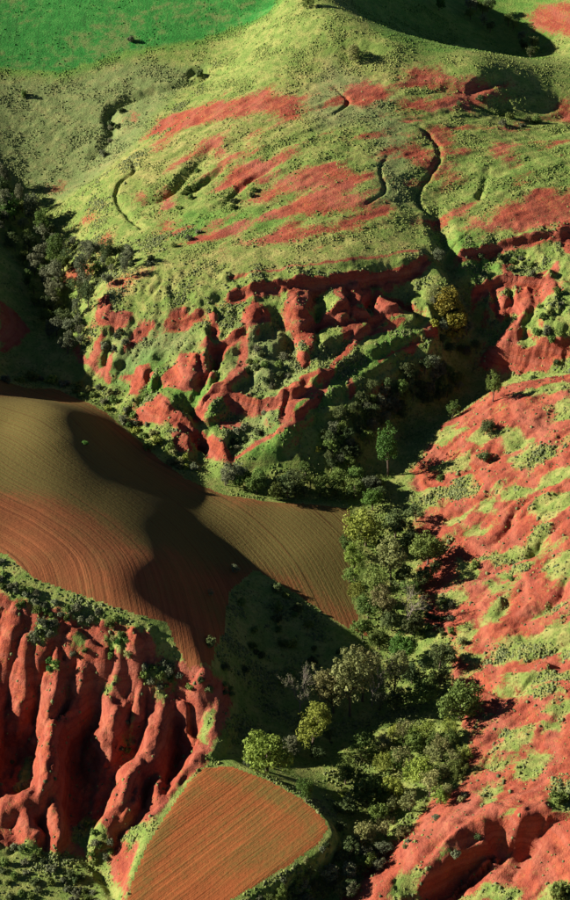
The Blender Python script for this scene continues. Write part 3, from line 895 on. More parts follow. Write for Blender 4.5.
def field_material(name, a, bcol, green, period, amt):
    m, nt, b, o = new_mat(name)
    t = NT(nt)
    row = t.attr('row')
    edge = t.attr('edge')
    n_big, n_mid, n_fine, n_clod = t.noise(0.045, 3), t.noise(0.25, 5, 0.6), t.noise(1.4, 5, 0.65), t.noise(5.0, 3, 0.6)

    def streak(scale, detail):
        # noise that only varies across the rows, so that every furrow differs
        cv = t.n('ShaderNodeCombineXYZ')
        t.link(row, cv.inputs[0])
        t.link(t.math('MULTIPLY', n_mid, 0.25), cv.inputs[1])
        return t.noise(scale, detail, 0.6, cv.outputs[0])
    s1 = t.math('SINE', t.math('MULTIPLY', row, 2 * math.pi / period))
    st, st2 = streak(0.8, 3), streak(2.2, 2)
    soil = t.mix(t.step(n_mid, 0.35, 0.68), a, bcol)
    soil = t.mix(t.step(st, 0.36, 0.66), soil, tuple(c * 0.72 for c in a))
    g = t.math('ADD', t.math('MULTIPLY', n_big, 0.9), t.math('MULTIPLY', n_fine, 0.5))
    g = t.math('ADD', g, t.math('MULTIPLY', edge, amt))
    g = t.math('ADD', g, t.math('MULTIPLY', t.math('SUBTRACT', st2, 0.5), 0.5))
    soil = t.mix(t.step(g, 0.66, 1.08), soil, green)
    line = t.math('MULTIPLY', t.step(st2, 0.60, 0.68), t.step(n_mid, 0.36, 0.5))
    soil = t.mix(t.math('MULTIPLY', line, 0.6), soil, tuple(c * 0.28 for c in a))
    fur = t.math('MULTIPLY', t.step(s1, 0.0, 0.95), t.math('MULTIPLY', t.step(n_fine, 0.3, 0.6), 0.3))
    soil = t.mix(fur, soil, tuple(c * 0.5 for c in a))
    soil = t.mix(t.math('MULTIPLY', t.step(n_clod, 0.52, 0.7), 0.35), soil, tuple(c * 0.45 for c in bcol))
    t.link(soil, b.inputs['Base Color'])
    h1 = t.bump(n_fine, 0.5, 0.2)
    h2 = t.bump(st2, 0.5, 0.25, h1)
    h3 = t.bump(n_clod, 0.4, 0.1, h2)
    t.link(h3, b.inputs['Normal'])
    return m


M_TERRAIN = terrain_material()
M_FUP = field_material('ploughed_soil_olive', (0.29, 0.098, 0.037), (0.23, 0.098, 0.035), (0.135, 0.108, 0.03), 1.2, 0.5)
M_FLOW = field_material('ploughed_soil_red', (0.41, 0.118, 0.037), (0.33, 0.11, 0.034), (0.17, 0.125, 0.032), 1.1, 0.2)

# ------------------------------------------------------------------ the sheets
q = np.arange(NX * NY).reshape(NY, NX)
QUADS = np.stack([q[:-1, :-1], q[:-1, 1:], q[1:, 1:], q[1:, :-1]], -1)


def cell(mask):
    return mask[:-1, :-1] & mask[:-1, 1:] & mask[1:, 1:] & mask[1:, :-1]


C_UP, C_LOW = cell(FU), cell(FL)
VERT = np.stack([FX, FY, Z.ravel()], -1)
# olive tint of the upper field grows away from its bare lower-left rim; headland of the lower field is greener
edge = np.zeros((NY, NX))
paint(edge, [(-90, 400), (0, 395), (60, 400), (190, 485), (350, 515), (350, 600), (260, 570), (210, 560), (150, 540), (60, 500), (-90, 470)], 1.0, 9, 1.0)
paint(edge, [(-90, 372), (0, 379), (55, 388), (100, 408), (130, 432), (100, 420), (50, 400), (0, 392), (-90, 390)], 0.5, 2, 0.5)
paint(edge, [(206, 772), (234, 770), (270, 784), (300, 801), (322, 824), (312, 838), (300, 822), (270, 802), (230, 785)], 0.9, 1.2, 0.3)
paint(edge, [(130, 905), (145, 852), (168, 818), (196, 780), (200, 792), (176, 826), (156, 862), (146, 905)], 0.55, 1.5, 0.3)


def sheet(name, mask, mat, attrs):
    faces = QUADS[mask]
    used, inv = np.unique(faces.ravel(), return_inverse=True)
    me = bpy.data.meshes.new(name)
    me.vertices.add(len(used))
    me.vertices.foreach_set('co', VERT[used].astype(np.float32).ravel())
    nf = len(faces)
    me.loops.add(nf * 4)
    me.loops.foreach_set('vertex_index', inv.astype(np.int32).ravel())
    me.polygons.add(nf)
    me.polygons.foreach_set('loop_start', np.arange(0, nf * 4, 4, dtype=np.int32))
    me.update(calc_edges=True)
    me.shade_smooth()
    for k, arr in attrs.items():
        at = me.attributes.new(k, 'FLOAT', 'POINT')
        at.data.foreach_set('value', arr.ravel()[used].astype(np.float32))
    me.normals_split_custom_set_from_vertices(NV.reshape(-1, 3)[used].tolist())
    me.materials.append(mat)
    ob = bpy.data.objects.new(name, me)
    col.objects.link(ob)
    ob['kind'] = 'structure'
    return ob


terrain = sheet('terrain', ~(C_UP | C_LOW), M_TERRAIN, {'red': RED, 'lush': LUSH, 'grey': GREY})
terrain['label'] = 'eroded red earth hills with green turf and gullies'
f_up = sheet('ploughed_field_upper', C_UP, M_FUP, {'row': ROW, 'edge': edge})
f_up['label'] = 'large olive brown ploughed slope left of the wooded valley'
f_low = sheet('ploughed_field_lower', C_LOW, M_FLOW, {'row': ROW, 'edge': edge})
f_low['label'] = 'small red brown ploughed field with furrows at the bottom'
#VEG
# ------------------------------------------------------------------ vegetation
def leaf_material(name, c1, c2, trans=0.25):
    m, nt, b, o = new_mat(name)
    t = NT(nt)
    tint = t.attr('tint')
    oi = t.n('ShaderNodeObjectInfo').outputs['Random']
    c = t.mix(tint, c1, c2)
    hs = t.n('ShaderNodeHueSaturation')
    t.link(c, hs.inputs['Color'])
    t.link(t.math('ADD', t.math('MULTIPLY', oi, 0.045), 0.478), hs.inputs['Hue'])
    v = t.n('ShaderNodeMapRange')
    t.link(t.math('FRACT', t.math('MULTIPLY', oi, 7.31)), v.inputs[0])
    v.inputs[3].default_value = 0.72
    v.inputs[4].default_value = 1.3
    t.link(v.outputs[0], hs.inputs['Value'])
    t.link(hs.outputs[0], b.inputs['Base Color'])
    b.inputs['Roughness'].default_value = 0.7
    b.inputs['Specular IOR Level'].default_value = 0.2
    tr = t.n('ShaderNodeBsdfTranslucent')
    t.link(hs.outputs[0], tr.inputs[0])
    mx = t.n('ShaderNodeMixShader')
    mx.inputs[0].default_value = trans
    t.link(b.outputs[0], mx.inputs[1])
    t.link(tr.outputs[0], mx.inputs[2])
    t.link(mx.outputs[0], o.inputs[0])
    return m


def bark_material(name, c1, c2):
    m, nt, b, o = new_mat(name)
    t = NT(nt)
    tc = t.n('ShaderNodeTexCoord').outputs['Object']
    t.link(t.mix(t.noise(18, 4, 0.6, tc), c1, c2), b.inputs['Base Color'])
    return m


LM = {
    'bright': leaf_material('leaves_yellow_green', (0.13, 0.185, 0.026), (0.30, 0.36, 0.06)),
    'green': leaf_material('leaves_green', (0.08, 0.14, 0.028), (0.21, 0.28, 0.06)),
    'dark': leaf_material('leaves_dark', (0.05, 0.082, 0.026), (0.14, 0.18, 0.058)),
    'pale': leaf_material('leaves_pale_olive', (0.15, 0.165, 0.05), (0.33, 0.32, 0.115)),
    'grey': leaf_material('leaves_grey_green', (0.10, 0.12, 0.06), (0.23, 0.245, 0.13)),
    'yellow': leaf_material('blossom_yellow', (0.16, 0.18, 0.03), (0.44, 0.40, 0.05)),
    'lush': leaf_material('leaves_lush', (0.05, 0.12, 0.02), (0.10, 0.22, 0.035)),
}
BARK = bark_material('bark_brown', (0.09, 0.065, 0.045), (0.17, 0.13, 0.095))
TWIG = bark_material('bark_pale_grey', (0.20, 0.165, 0.13), (0.36, 0.31, 0.25))


def mesh_np(name, V, F, tint=None, smooth_=False):
    me = bpy.data.meshes.new(name)
    V = np.asarray(V, np.float32)
    F = np.asarray(F, np.int32)
    k = F.shape[1]
    me.vertices.add(len(V))
    me.vertices.foreach_set('co', V.ravel())
    me.loops.add(F.size)
    me.loops.foreach_set('vertex_index', F.ravel())
    me.polygons.add(len(F))
    me.polygons.foreach_set('loop_start', np.arange(0, F.size, k, dtype=np.int32))
    me.update(calc_edges=True)
    if smooth_:
        me.shade_smooth()
    if tint is not None:
        at = me.attributes.new('tint', 'FLOAT', 'POINT')
        at.data.foreach_set('value', np.asarray(tint, np.float32))
    return me


def leaf_cloud(rng, centres, radii, per, size, up=0.25):
    """leaf-sized bent quads spread round clump centres"""
    n = len(centres) * per
    c = np.repeat(centres, per, 0)
    r = np.repeat(radii, per)
    ctint = np.repeat(rng.uniform(0, 1, len(centres)), per)
    d = rng.standard_normal((n, 3))
    d /= np.linalg.norm(d, axis=1, keepdims=True)
    rad = r * rng.uniform(0.45, 1.08, n) ** 0.6
    p = c + d * rad[:, None]
    nr = d + 0.4 * rng.standard_normal((n, 3)) + np.array([0, 0, up])
    nr /= np.linalg.norm(nr, axis=1, keepdims=True)
    a = np.cross(nr, rng.standard_normal((n, 3)))
    a /= np.linalg.norm(a, axis=1, keepdims=True)
    b = np.cross(nr, a)
    s = size * rng.uniform(0.55, 1.25, n)[:, None]
    V = np.stack([p - a * s, p - b * s * 0.6 + nr * s * 0.15, p + a * s, p + b * s * 0.6 + nr * s * 0.15], 1).reshape(-1, 3)
    F = np.arange(n * 4).reshape(n, 4)
    t = np.clip(0.55 * ctint + 0.45 * rng.uniform(0, 1, n), 0, 1)
    return V, F, np.repeat(t, 4)


def tube(P, r0, r1, sides=6):
    P = np.array(P, float)
    n = len(P)
    V, F = [], []
    for i, p in enumerate(P):
        d = P[min(i + 1, n - 1)] - P[max(i - 1, 0)]
        d /= np.linalg.norm(d) + 1e-9
        a = np.cross(d, [0.31, 0.9, 0.2])
        a /= np.linalg.norm(a)
        b = np.cross(d, a)
        r = r0 + (r1 - r0) * i / (n - 1)
        for k in range(sides):
            t = 2 * math.pi * k / sides
            V.append(p + r * (math.cos(t) * a + math.sin(t) * b))
    for i in range(n - 1):
        for k in range(sides):
            k2 = (k + 1) % sides
            F.append((i * sides + k, i * sides + k2, (i + 1) * sides + k2, (i + 1) * sides + k))
    return np.array(V), np.array(F)


def join(parts):
    V, F, o = [], [], 0
    for v, f in parts:
        V.append(v)
        F.append(f + o)
        o += len(v)
    return np.concatenate(V), np.concatenate(F)


def bent(rng, a, b, n=4, j=0.03):
    a, b = np.array(a, float), np.array(b, float)
    t = np.linspace(0, 1, n)[:, None]
    P = a + (b - a) * t
    P[1:-1] += rng.normal(0, j, (n - 2, 3))
    return P


def make_tree(seed, tall, crown_bottom, squash, nclump, per, leaf, sparse=0.0):
    """template of crown width 1; returns trunk and crown meshes"""
    rng = np.random.default_rng(seed)
    H = tall
    cz = (H + crown_bottom * H) / 2
    rz = (H - crown_bottom * H) / 2
    # lumpy envelope of several lobes
    nl = 5
    lob = np.c_[rng.uniform(-0.22, 0.22, (nl, 2)), cz + rz * rng.uniform(-0.5, 0.45, nl)]
    lr = rng.uniform(0.26, 0.36, nl)
    pts = []
    while len(pts) < nclump:
        k = rng.integers(nl)
        d = rng.standard_normal(3)
        d /= np.linalg.norm(d)
        if d[2] < -0.75:
            continue
        q_ = lob[k] + d * lr[k] * np.array([1, 1, max(rz / 0.5, 0.8) * squash]) * rng.uniform(0.5, 1.0) ** 0.5
        if q_[2] > H * 1.02 or q_[2] < crown_bottom * H * 0.8:
            continue
        pts.append(q_)
    pts = np.array(pts)
    rad = rng.uniform(0.07, 0.135, len(pts))
    V, F, t = leaf_cloud(rng, pts, rad, per, leaf)
    crown = mesh_np('crown', V, F, t)
    parts = [tube(bent(rng, (0, 0, -0.12), (rng.normal(0, 0.03), rng.normal(0, 0.03), cz), 5, 0.012), 0.04, 0.018)]
    for k in rng.choice(len(pts), min(9, len(pts)), False):
        z0 = rng.uniform(0.25, 0.8) * cz
        parts.append(tube(bent(rng, (0, 0, z0), pts[k], 4, 0.02), 0.016, 0.005, 5))
    Vt, Ft = join(parts)
    return mesh_np('trunk', Vt, Ft, smooth_=True), crown


def make_bare(seed, tall, per=7):
    """leafless or nearly leafless tree: forking twigs with a few last leaves"""
    rng = np.random.default_rng(seed)
    parts, tips, twigs = [], [], []

    def grow_(p, d, L, r, lvl):
        e = p + d * L
        (parts if lvl < 2 else twigs).append(tube(bent(rng, p, e, 3, L * 0.06), r, r * 0.6, 5 if lvl < 2 else 3))
        if lvl == 4:
            tips.append(e)
            return
        for _ in range(3 if lvl else 5):
            nd = d + rng.normal(0, 0.42, 3) + np.array([0, 0, 0.22])
            nd /= np.linalg.norm(nd)
            grow_(p + d * L * rng.uniform(0.55, 1.0), nd, L * rng.uniform(0.55, 0.8), r * 0.55, lvl + 1)
    grow_(np.array([0, 0, -0.1]), np.array([0, 0, 1.0]), tall * 0.4, 0.035, 0)
    Vt, Ft = join(parts)
    Vw, Fw = join(twigs)
    tips_ = np.array(tips)
    V, F, t = leaf_cloud(rng, tips_, np.full(len(tips_), 0.06), per, 0.022)
    return mesh_np('trunk', Vt, Ft, smooth_=True), mesh_np('crown', V, F, t), mesh_np('twigs', Vw, Fw)


def make_shrub(seed, tall, nclump=18, per=38, leaf=0.065):
    rng = np.random.default_rng(seed)
    pts = []
    while len(pts) < nclump:
        d = rng.standard_normal(3)
        d /= np.linalg.norm(d)
        d[2] = abs(d[2])
        q_ = d * np.array([0.36, 0.36, tall * 0.72]) * rng.uniform(0.35, 1.0)
        q_[:2] += rng.normal(0, 0.05, 2)
        pts.append(q_ + np.array([0, 0, 0.05]))
    pts = np.array(pts)
    V, F, t = leaf_cloud(rng, pts, rng.uniform(0.1, 0.2, nclump), per, leaf)
    V[:, 2] = np.maximum(V[:, 2], -0.05)
    st = [tube(bent(rng, (0, 0, -0.1), p * 0.8, 3, 0.02), 0.018, 0.006, 4) for p in pts[:6]]
    Vs, Fs = join(st)
    return mesh_np('foliage', V, F, t), mesh_np('stems', Vs, Fs)


TT = {  # tree templates by kind
    'round': [make_tree(100 + i, 0.95, 0.10, 1.0, 95, 34, 0.032) for i in range(3)],
    'broad': [make_tree(120 + i, 1.05, 0.15, 1.0, 85, 34, 0.034) for i in range(4)],
    'tall': [make_tree(140 + i, 2.2, 0.10, 1.0, 120, 30, 0.034) for i in range(4)],
    'open': [make_tree(160 + i, 1.15, 0.18, 1.0, 48, 30, 0.034) for i in range(3)],
}
BT = [make_bare(180 + i, 2.1 + 0.15 * i) for i in range(3)]
ST = {'low': [make_shrub(200 + i, 0.5) for i in range(5)], 'high': [make_shrub(220 + i, 0.85) for i in range(4)]}
VARIANT = {}


def coloured(me, mat):
    key = (me.name, mat.name)
    if key not in VARIANT:
        c = me.copy()
        c.materials.clear()
        c.materials.append(mat)
        VARIANT[key] = c
    return VARIANT[key]


def put(name, me, parent=None):
    o = bpy.data.objects.new(name, me)
    col.objects.link(o)
    if parent is not None:
        o.parent = parent
    return o


def spot(cx, cy, w_px, tall):
    """base point and crown width in metres of a plant whose crown is centred at a photograph position"""
    g = ground(cx, cy)[0]
    dist = np.linalg.norm(g - ORG)
    w = w_px * dist / FPX
    dep = math.asin((CAM_H - g[2]) / dist)
    off = 0.55 * tall * w * math.cos(dep) * FPX / dist
    b = ground(cx, cy + off)[0]
    b[2] = sample(Z, b[:1], b[1:2])[0]
    return b, w


NAME = {'bright': 'broadleaf_tree', 'green': 'broadleaf_tree', 'dark': 'evergreen_tree', 'pale': 'poplar_tree', 'grey': 'olive_tree', 'lush': 'broadleaf_tree', 'yellow': 'broadleaf_tree'}


def tree(cx, cy, w_px, shape, leaf, label, group=None, base=None, w=None):
    tall = {'round': 0.95, 'broad': 1.05, 'tall': 2.2, 'open': 1.15, 'bare': 2.3}[shape]
    if base is None:
        base, w = spot(cx, cy, w_px, tall)
    e = bpy.data.objects.new('bare_tree' if shape == 'bare' else NAME[leaf], None)
    col.objects.link(e)
    e.empty_display_size = 0.5
    e.location = base
    e.rotation_euler = (random.uniform(-0.06, 0.06), random.uniform(-0.06, 0.06), random.uniform(0, 6.28))
    sx = w * random.uniform(0.95, 1.08)
    e.scale = (sx, sx * random.uniform(0.9, 1.1), w * random.uniform(0.92, 1.1))
    e['label'] = label
    e['category'] = 'tree'
    if group:
        e['group'] = group
    if shape == 'bare':
        tr, cr, tw = random.choice(BT)
        t_ = put('trunk', coloured(tr, TWIG), e)
        put('twigs', coloured(tw, TWIG), t_)['kind'] = 'stuff'
        put('crown', coloured(cr, LM[leaf]), e)
    else:
        tr, cr = random.choice(TT[shape])
        put('trunk', coloured(tr, BARK), e)
        put('crown', coloured(cr, LM[leaf]), e)
    return e


def shrub(cx, cy, w_px, shape, leaf, label, group=None):
    tall = {'low': 0.5, 'high': 0.85}[shape]
    base, w = spot(cx, cy, w_px, tall)
    e = bpy.data.objects.new({'yellow': 'broom_bush', 'grey': 'scrub_bush', 'pale': 'scrub_bush'}.get(leaf, 'leafy_bush'), None)
    col.objects.link(e)
    e.empty_display_size = 0.3
    e.location = base
    e.rotation_euler = (0, 0, random.uniform(0, 6.28))
    e.scale = (w * 1.1, w * random.uniform(0.85, 1.2), w * random.uniform(0.85, 1.2))
    fo, st = random.choice(ST[shape])
    put('foliage', coloured(fo, LM[leaf]), e)
    put('stems', coloured(st, BARK), e)
    e['label'] = label
    e['category'] = 'bush'
    if group:
        e['group'] = group
    return e


LOOK = {'bright': 'yellow green', 'green': 'green', 'dark': 'dark green', 'pale': 'pale olive', 'grey': 'grey green', 'yellow': 'yellow flowering', 'lush': 'fresh green'}
FORM = {'round': 'round', 'broad': 'broad', 'tall': 'tall', 'open': 'loose', 'bare': 'bare', 'low': 'low', 'high': 'upright'}


def told(w_, mid, shape, leaf, kind, anchors, x, y):
    size_ = 'small' if w_ < mid * 0.85 else 'large' if w_ > mid * 1.15 else 'middle sized'
    place = min(anchors, key=lambda a: (a[0] - x) ** 2 + (a[1] - y) ** 2)[2]
    return f'{size_} {FORM[shape]} {LOOK[leaf]} {kind} {place}'


def scatter(poly, n, size, gap=0.55):
    """uneven spread of (px, py, width) inside an outline"""
    p = np.array(poly, float)
    lo, hi = p.min(0), p.max(0)
    out_ = []
    for _ in range(n * 40):
        if len(out_) >= n:
            break
        x, y = random.uniform(lo[0], hi[0]), random.uniform(lo[1], hi[1])
        if not inside(np.array([x]), np.array([y]), p)[0]:
            continue
        s_ = random.uniform(*size)
        if any((x - a) ** 2 + (1.4 * (y - b_)) ** 2 < (gap * (s_ + c_) / 2 * 1.1) ** 2 for a, b_, c_ in out_):
            continue
        out_.append((x, y, s_))
    return sorted(out_, key=lambda v: v[1])


def pick(opts):
    return random.choice(opts)


# trees that stand out, each told apart
for a in [
    (268, 752, 54, 'round', 'bright', 'big round yellow green tree at the top corner of the lower field'),
    (306, 787, 18, 'tall', 'lush', 'small fresh green tree beside the upper right edge of the lower field'),
    (460, 704, 42, 'round', 'green', 'large round green tree throwing a long shadow across the red path'),
    (366, 528, 42, 'round', 'bright', 'broad bright green tree at the right end of the upper field'),
    (396, 524, 30, 'broad', 'dark', 'dark tree directly right of the broad bright tree at the field end'),
    (427, 549, 34, 'broad', 'green', 'full green tree at the edge of the red slope with dark shadow to its right'),
    (391, 556, 30, 'tall', 'pale', 'tall pale olive tree in the middle of the wooded valley'),
    (406, 606, 26, 'bare', 'pale', 'thin bare tree with pale twigs in the middle of the wood'),
    (388, 449, 26, 'tall', 'lush', 'slim fresh green tree alone before the black gorge shadow'),
    (312, 722, 34, 'tall', 'bright', 'tall yellow green poplar above the round tree by the lower field'),
    (300, 690, 26, 'bare', 'grey', 'grey leafless tree at the left tip of the poplar stand'),
    (322, 680, 28, 'bare', 'pale', 'second bare tree from the left in the poplar stand'),
    (350, 680, 40, 'tall', 'pale', 'pale yellowish poplar, widest of the poplar stand'),
    (372, 682, 26, 'bare', 'pale', 'bare pale twigged tree at the right of the poplar stand'),
    (404, 648, 32, 'broad', 'lush', 'bright green tree above the pale tree in the lower wood'),
    (394, 668, 30, 'tall', 'pale', 'pale olive tree below the bright green tree in the lower wood'),
    (363, 838, 26, 'round', 'pale', 'round pale olive tree right of the lower field tip'),
    (352, 52, 16, 'round', 'pale', 'lone round pale tree on top of the big hill'),
    (309, 1, 14, 'round', 'green', 'small green tree on the crest at the upper edge'),
    (439, 3, 14, 'broad', 'lush', 'lone green tree on the shaded far slope'),
    (493, 386, 15, 'tall', 'green', 'slim tree on the brow of the red slope before the gorge'),
    (453, 408, 18, 'open', 'green', 'open crowned small tree where gorge meets red slope'),
    (487, 427, 18, 'round', 'dark', 'dark round tree alone on the upper red slope'),
    (6, 205, 26, 'broad', 'lush', 'sunlit green tree at the left edge of the shaded valley'),
    (447, 304, 32, 'round', 'yellow', 'biggest yellow blossoming tree beside the narrow ravine'),
    (454, 322, 26, 'round', 'yellow', 'yellow blossoming tree below the biggest yellow one'),
    (438, 292, 20, 'round', 'pale', 'pale olive round tree above the yellow blossoming trees'),
    (236, 568, 9, 'round', 'grey', 'small pale tree alone on the dark slope under the upper field'),
    (211, 592, 8, 'open', 'grey', 'pale small tree at the rim of the dark slope, left one'),
]:
    tree(*a)

VALLEY = [(375, 582, 26, 'tall', 'green'), (355, 560, 22, 'tall', 'bright'), (368, 606, 26, 'broad', 'green'), (384, 600, 24, 'tall', 'pale'), (362, 628, 24, 'broad', 'green'),
          (380, 640, 22, 'broad', 'green'), (402, 575, 26, 'broad', 'dark'), (424, 578, 22, 'broad', 'dark'), (408, 540, 24, 'broad', 'dark'), (356, 590, 18, 'broad', 'bright'),
          (372, 500, 22, 'broad', 'lush'), (412, 625, 22, 'broad', 'dark'), (392, 620, 24, 'broad', 'dark'), (345, 545, 18, 'broad', 'green'), (416, 512, 20, 'open', 'dark'),
          (382, 545, 20, 'broad', 'green'), (350, 575, 16, 'broad', 'green'), (410, 590, 20, 'broad', 'green'), (436, 568, 16, 'broad', 'dark')]
A_VALLEY = [(350, 550, 'touching the right end of the upper field'), (370, 615, 'below the upper field tongue'), (372, 500, 'by the stream above the wooded valley'), (410, 530, 'at the top of the wooded valley'),
            (425, 575, 'under the red slope in the wooded valley'), (400, 615, 'in the heart of the wooded valley')]
for x, y, w_, s_, l_ in VALLEY:
    tree(x, y, w_, s_, l_, told(w_, 21, s_, l_, 'tree', A_VALLEY, x, y), 'trees of the wooded valley')
LOWER = [(440, 656, 30, 'broad', 'dark'), (425, 690, 32, 'broad', 'green'), (412, 672, 26, 'broad', 'dark'), (440, 676, 24, 'open', 'dark'), (333, 684, 32, 'tall', 'pale'), (362, 672, 32, 'tall', 'pale'),
         (346, 772, 30, 'broad', 'green'), (362, 746, 26, 'broad', 'green'), (366, 790, 30, 'broad', 'green'), (346, 802, 22, 'broad', 'dark'), (400, 760, 28, 'open', 'pale'), (420, 770, 32, 'broad', 'bright'),
         (442, 748, 22, 'open', 'pale'), (430, 784, 28, 'open', 'pale'), (392, 790, 24, 'broad', 'bright'), (410, 802, 22, 'open', 'pale'), (386, 828, 22, 'open', 'pale'), (350, 852, 24, 'open', 'dark'),
         (330, 872, 24, 'open', 'grey'), (350, 886, 18, 'broad', 'dark'), (302, 886, 22, 'open', 'grey'), (322, 892, 18, 'open', 'dark'), (372, 862, 18, 'broad', 'green'), (402, 832, 16, 'open', 'pale'),
         (426, 728, 24, 'open', 'bright'), (404, 732, 22, 'open', 'pale'), (384, 762, 22, 'broad', 'bright'), (412, 742, 20, 'broad', 'green'), (378, 812, 20, 'broad', 'green'), (340, 826, 14, 'open', 'dark'),
         (450, 728, 20, 'open', 'bright'), (455, 760, 18, 'open', 'pale'), (446, 790, 16, 'open', 'pale'), (290, 745, 20, 'broad', 'grey'), (248, 760, 14, 'open', 'grey'), (380, 700, 18, 'open', 'grey'),
         (395, 700, 22, 'broad', 'dark'), (318, 752, 16, 'broad', 'dark'), (330, 735, 16, 'open', 'dark')]
A_LOWER = [(435, 665, 'above the large round tree by the red path'), (345, 685, 'in the poplar stand'), (350, 780, 'across the dark gap from the small field'), (410, 760, 'on the sunny bank of the lower wood'),
           (445, 740, 'between lower wood and red slope'), (400, 815, 'at the foot of the sunny bank'), (335, 875, 'below the tip of the small field'), (290, 750, 'beside the big round tree by the small field'),
           (392, 700, 'in the shade right of the poplars')]
for x, y, w_, s_, l_ in LOWER:
    tree(x, y, w_, s_, l_, told(w_, 22, s_, l_, 'tree', A_LOWER, x, y), 'trees of the lower wood')


def wood(poly, n, size, shapes, leaves, anchors, group):
    for x, y, w_ in scatter(poly, n, size, 0.42):
        s_, l_ = pick(shapes), pick(leaves)
        tree(x, y, w_, s_, l_, told(w_, sum(size) / 2, s_, l_, 'tree', anchors, x, y), group)


wood([(-4, 165), (26, 195), (62, 235), (100, 248), (142, 238), (132, 262), (92, 292), (84, 330), (80, 352), (56, 352), (30, 300), (14, 245), (-4, 225)], 92, (10, 19), ['broad', 'open', 'tall', 'broad'], ['grey', 'dark', 'grey', 'green'],
     [(5, 190, 'at the left edge of the photo'), (30, 225, 'at the head of the left valley'), (60, 250, 'in the upper left valley'), (110, 250, 'in the ravine under the big hill'), (55, 290, 'in the middle of the left valley'), (70, 330, 'at the foot of the left valley')],
     'trees of the left valley')
wood([(322, 455), (332, 425), (350, 398), (398, 372), (428, 360), (455, 372), (462, 390), (430, 400), (395, 415), (372, 440), (360, 462), (335, 468)], 64, (10, 18), ['broad', 'open', 'broad'], ['dark', 'grey', 'dark', 'green'],
     [(335, 450, 'under the grass spur by the gorge'), (355, 415, 'on the left wall of the gorge'), (395, 390, 'above the black gorge'), (440, 375, 'at the upper end of the gorge'), (370, 445, 'at the mouth of the gorge')], 'trees of the gorge')
wood([(205, 462), (250, 472), (300, 466), (345, 474), (384, 470), (384, 496), (330, 494), (280, 492), (230, 486)], 30, (12, 22), ['broad', 'open', 'broad'], ['green', 'dark', 'grey', 'green'],
     [(215, 470, 'left in the strip behind the upper field'), (260, 480, 'in the strip under the lower cliff hollow'), (310, 480, 'in the strip under the grass spur'), (365, 482, 'right in the strip behind the upper field')], 'trees along the upper field edge')
wood([(336, 842), (396, 842), (372, 872), (346, 904), (258, 904), (300, 880)], 22, (10, 20), ['broad', 'open', 'round'], ['dark', 'grey', 'green', 'pale'],
     [(360, 850, 'between field tip and red bank'), (320, 885, 'at the bottom edge below the small field'), (350, 890, 'beside the lower end of the red bank')], 'trees below the small field')
wood([(335, 735), (372, 725), (470, 735), (462, 780), (420, 815), (350, 815), (338, 780)], 22, (12, 22), ['broad', 'open', 'round'], ['bright', 'pale', 'green', 'green'],
     [(350, 760, 'left in the sunny lower wood'), (400, 745, 'at the upper side of the sunny lower wood'), (450, 760, 'where the sunny lower wood meets red earth'), (400, 800, 'at the lower side of the sunny lower wood')], 'trees filling the sunny lower wood')
wood([(438, 250), (446, 290), (470, 330), (484, 352), (462, 362), (440, 345), (430, 300)], 16, (9, 14), ['broad'], ['dark', 'grey'],
     [(440, 270, 'high in the narrow ravine'), (450, 310, 'beside the yellow bushes'), (470, 345, 'at the mouth of the narrow ravine')], 'trees of the narrow ravine')
wood([(470, 0), (500, 8), (545, 45), (560, 60), (540, 62), (505, 35), (470, 15)], 14, (9, 14), ['broad', 'open'], ['dark', 'grey', 'green'],
     [(480, 8, 'at the upper end of the far ravine'), (515, 30, 'in the far ravine at the top right'), (550, 55, 'in the far ravine beside the right edge')], 'trees of the far ravine')

# bushes
SB = []


def bushes(poly, n, size, leaf, label, group, shape=('low', 'high', 'low'), gap=0.6):
    for x, y, w_ in scatter(poly, n, size, gap):
        s_, l_ = pick(list(shape)), pick(list(leaf))
        SB.append((x, y, w_, s_, l_, told(w_, sum(size) / 2, s_, l_, 'bush', [(0, 0, re.sub(r'^.*?bush ', '', label))], x, y), group))


bushes([(-2, 368), (60, 378), (104, 384), (134, 412), (186, 456), (205, 476), (180, 470), (130, 428), (96, 400), (50, 384), (-2, 376)], 46, (7, 15), ('pale', 'green', 'grey', 'bright'), 'low green bush in the hedge line behind the upper field', 'bushes along the stream')
bushes([(-2, 548), (14, 580), (50, 598), (80, 604), (116, 616), (120, 624), (80, 620), (40, 612), (10, 600), (-2, 592)], 40, (7, 13), ('grey', 'green', 'grey'), 'grey green bush on the rim between upper field and badlands', 'bushes on the badland rim')
bushes([(-2, 850), (30, 842), (64, 862), (98, 888), (108, 905), (-2, 905)], 42, (7, 13), ('green', 'dark', 'grey'), 'green bush in the shaded bottom left corner', 'bushes of the bottom left corner')
bushes([(72, 836), (84, 816), (96, 820), (112, 845), (106, 866), (90, 860)], 16, (7, 11), ('green', 'grey'), 'bush on the slope at the foot of the red buttresses', 'bushes below the buttresses')
bushes([(432, 322), (436, 296), (450, 290), (466, 308), (464, 328), (448, 338)], 18, (7, 12), ('yellow', 'yellow', 'bright'), 'yellow flowering bush beside the narrow ravine', 'yellow bushes', ('high', 'low'))
bushes([(316, 452), (322, 436), (334, 412), (342, 418), (336, 446)], 7, (6, 9), ('yellow', 'pale'), 'yellowish bush on the grass spur left of the gorge', 'yellow bushes on the spur')
bushes([(140, 660), (172, 654), (180, 676), (160, 690), (146, 682)], 12, (7, 12), ('grey', 'green'), 'bush at the lower tip of the upper field', 'bushes at the field tip')
bushes([(178, 684), (200, 676), (236, 684), (232, 694), (196, 694)], 10, (7, 11), ('dark', 'green'), 'dark green bush at the head of the right buttress', 'bushes on the right buttress')
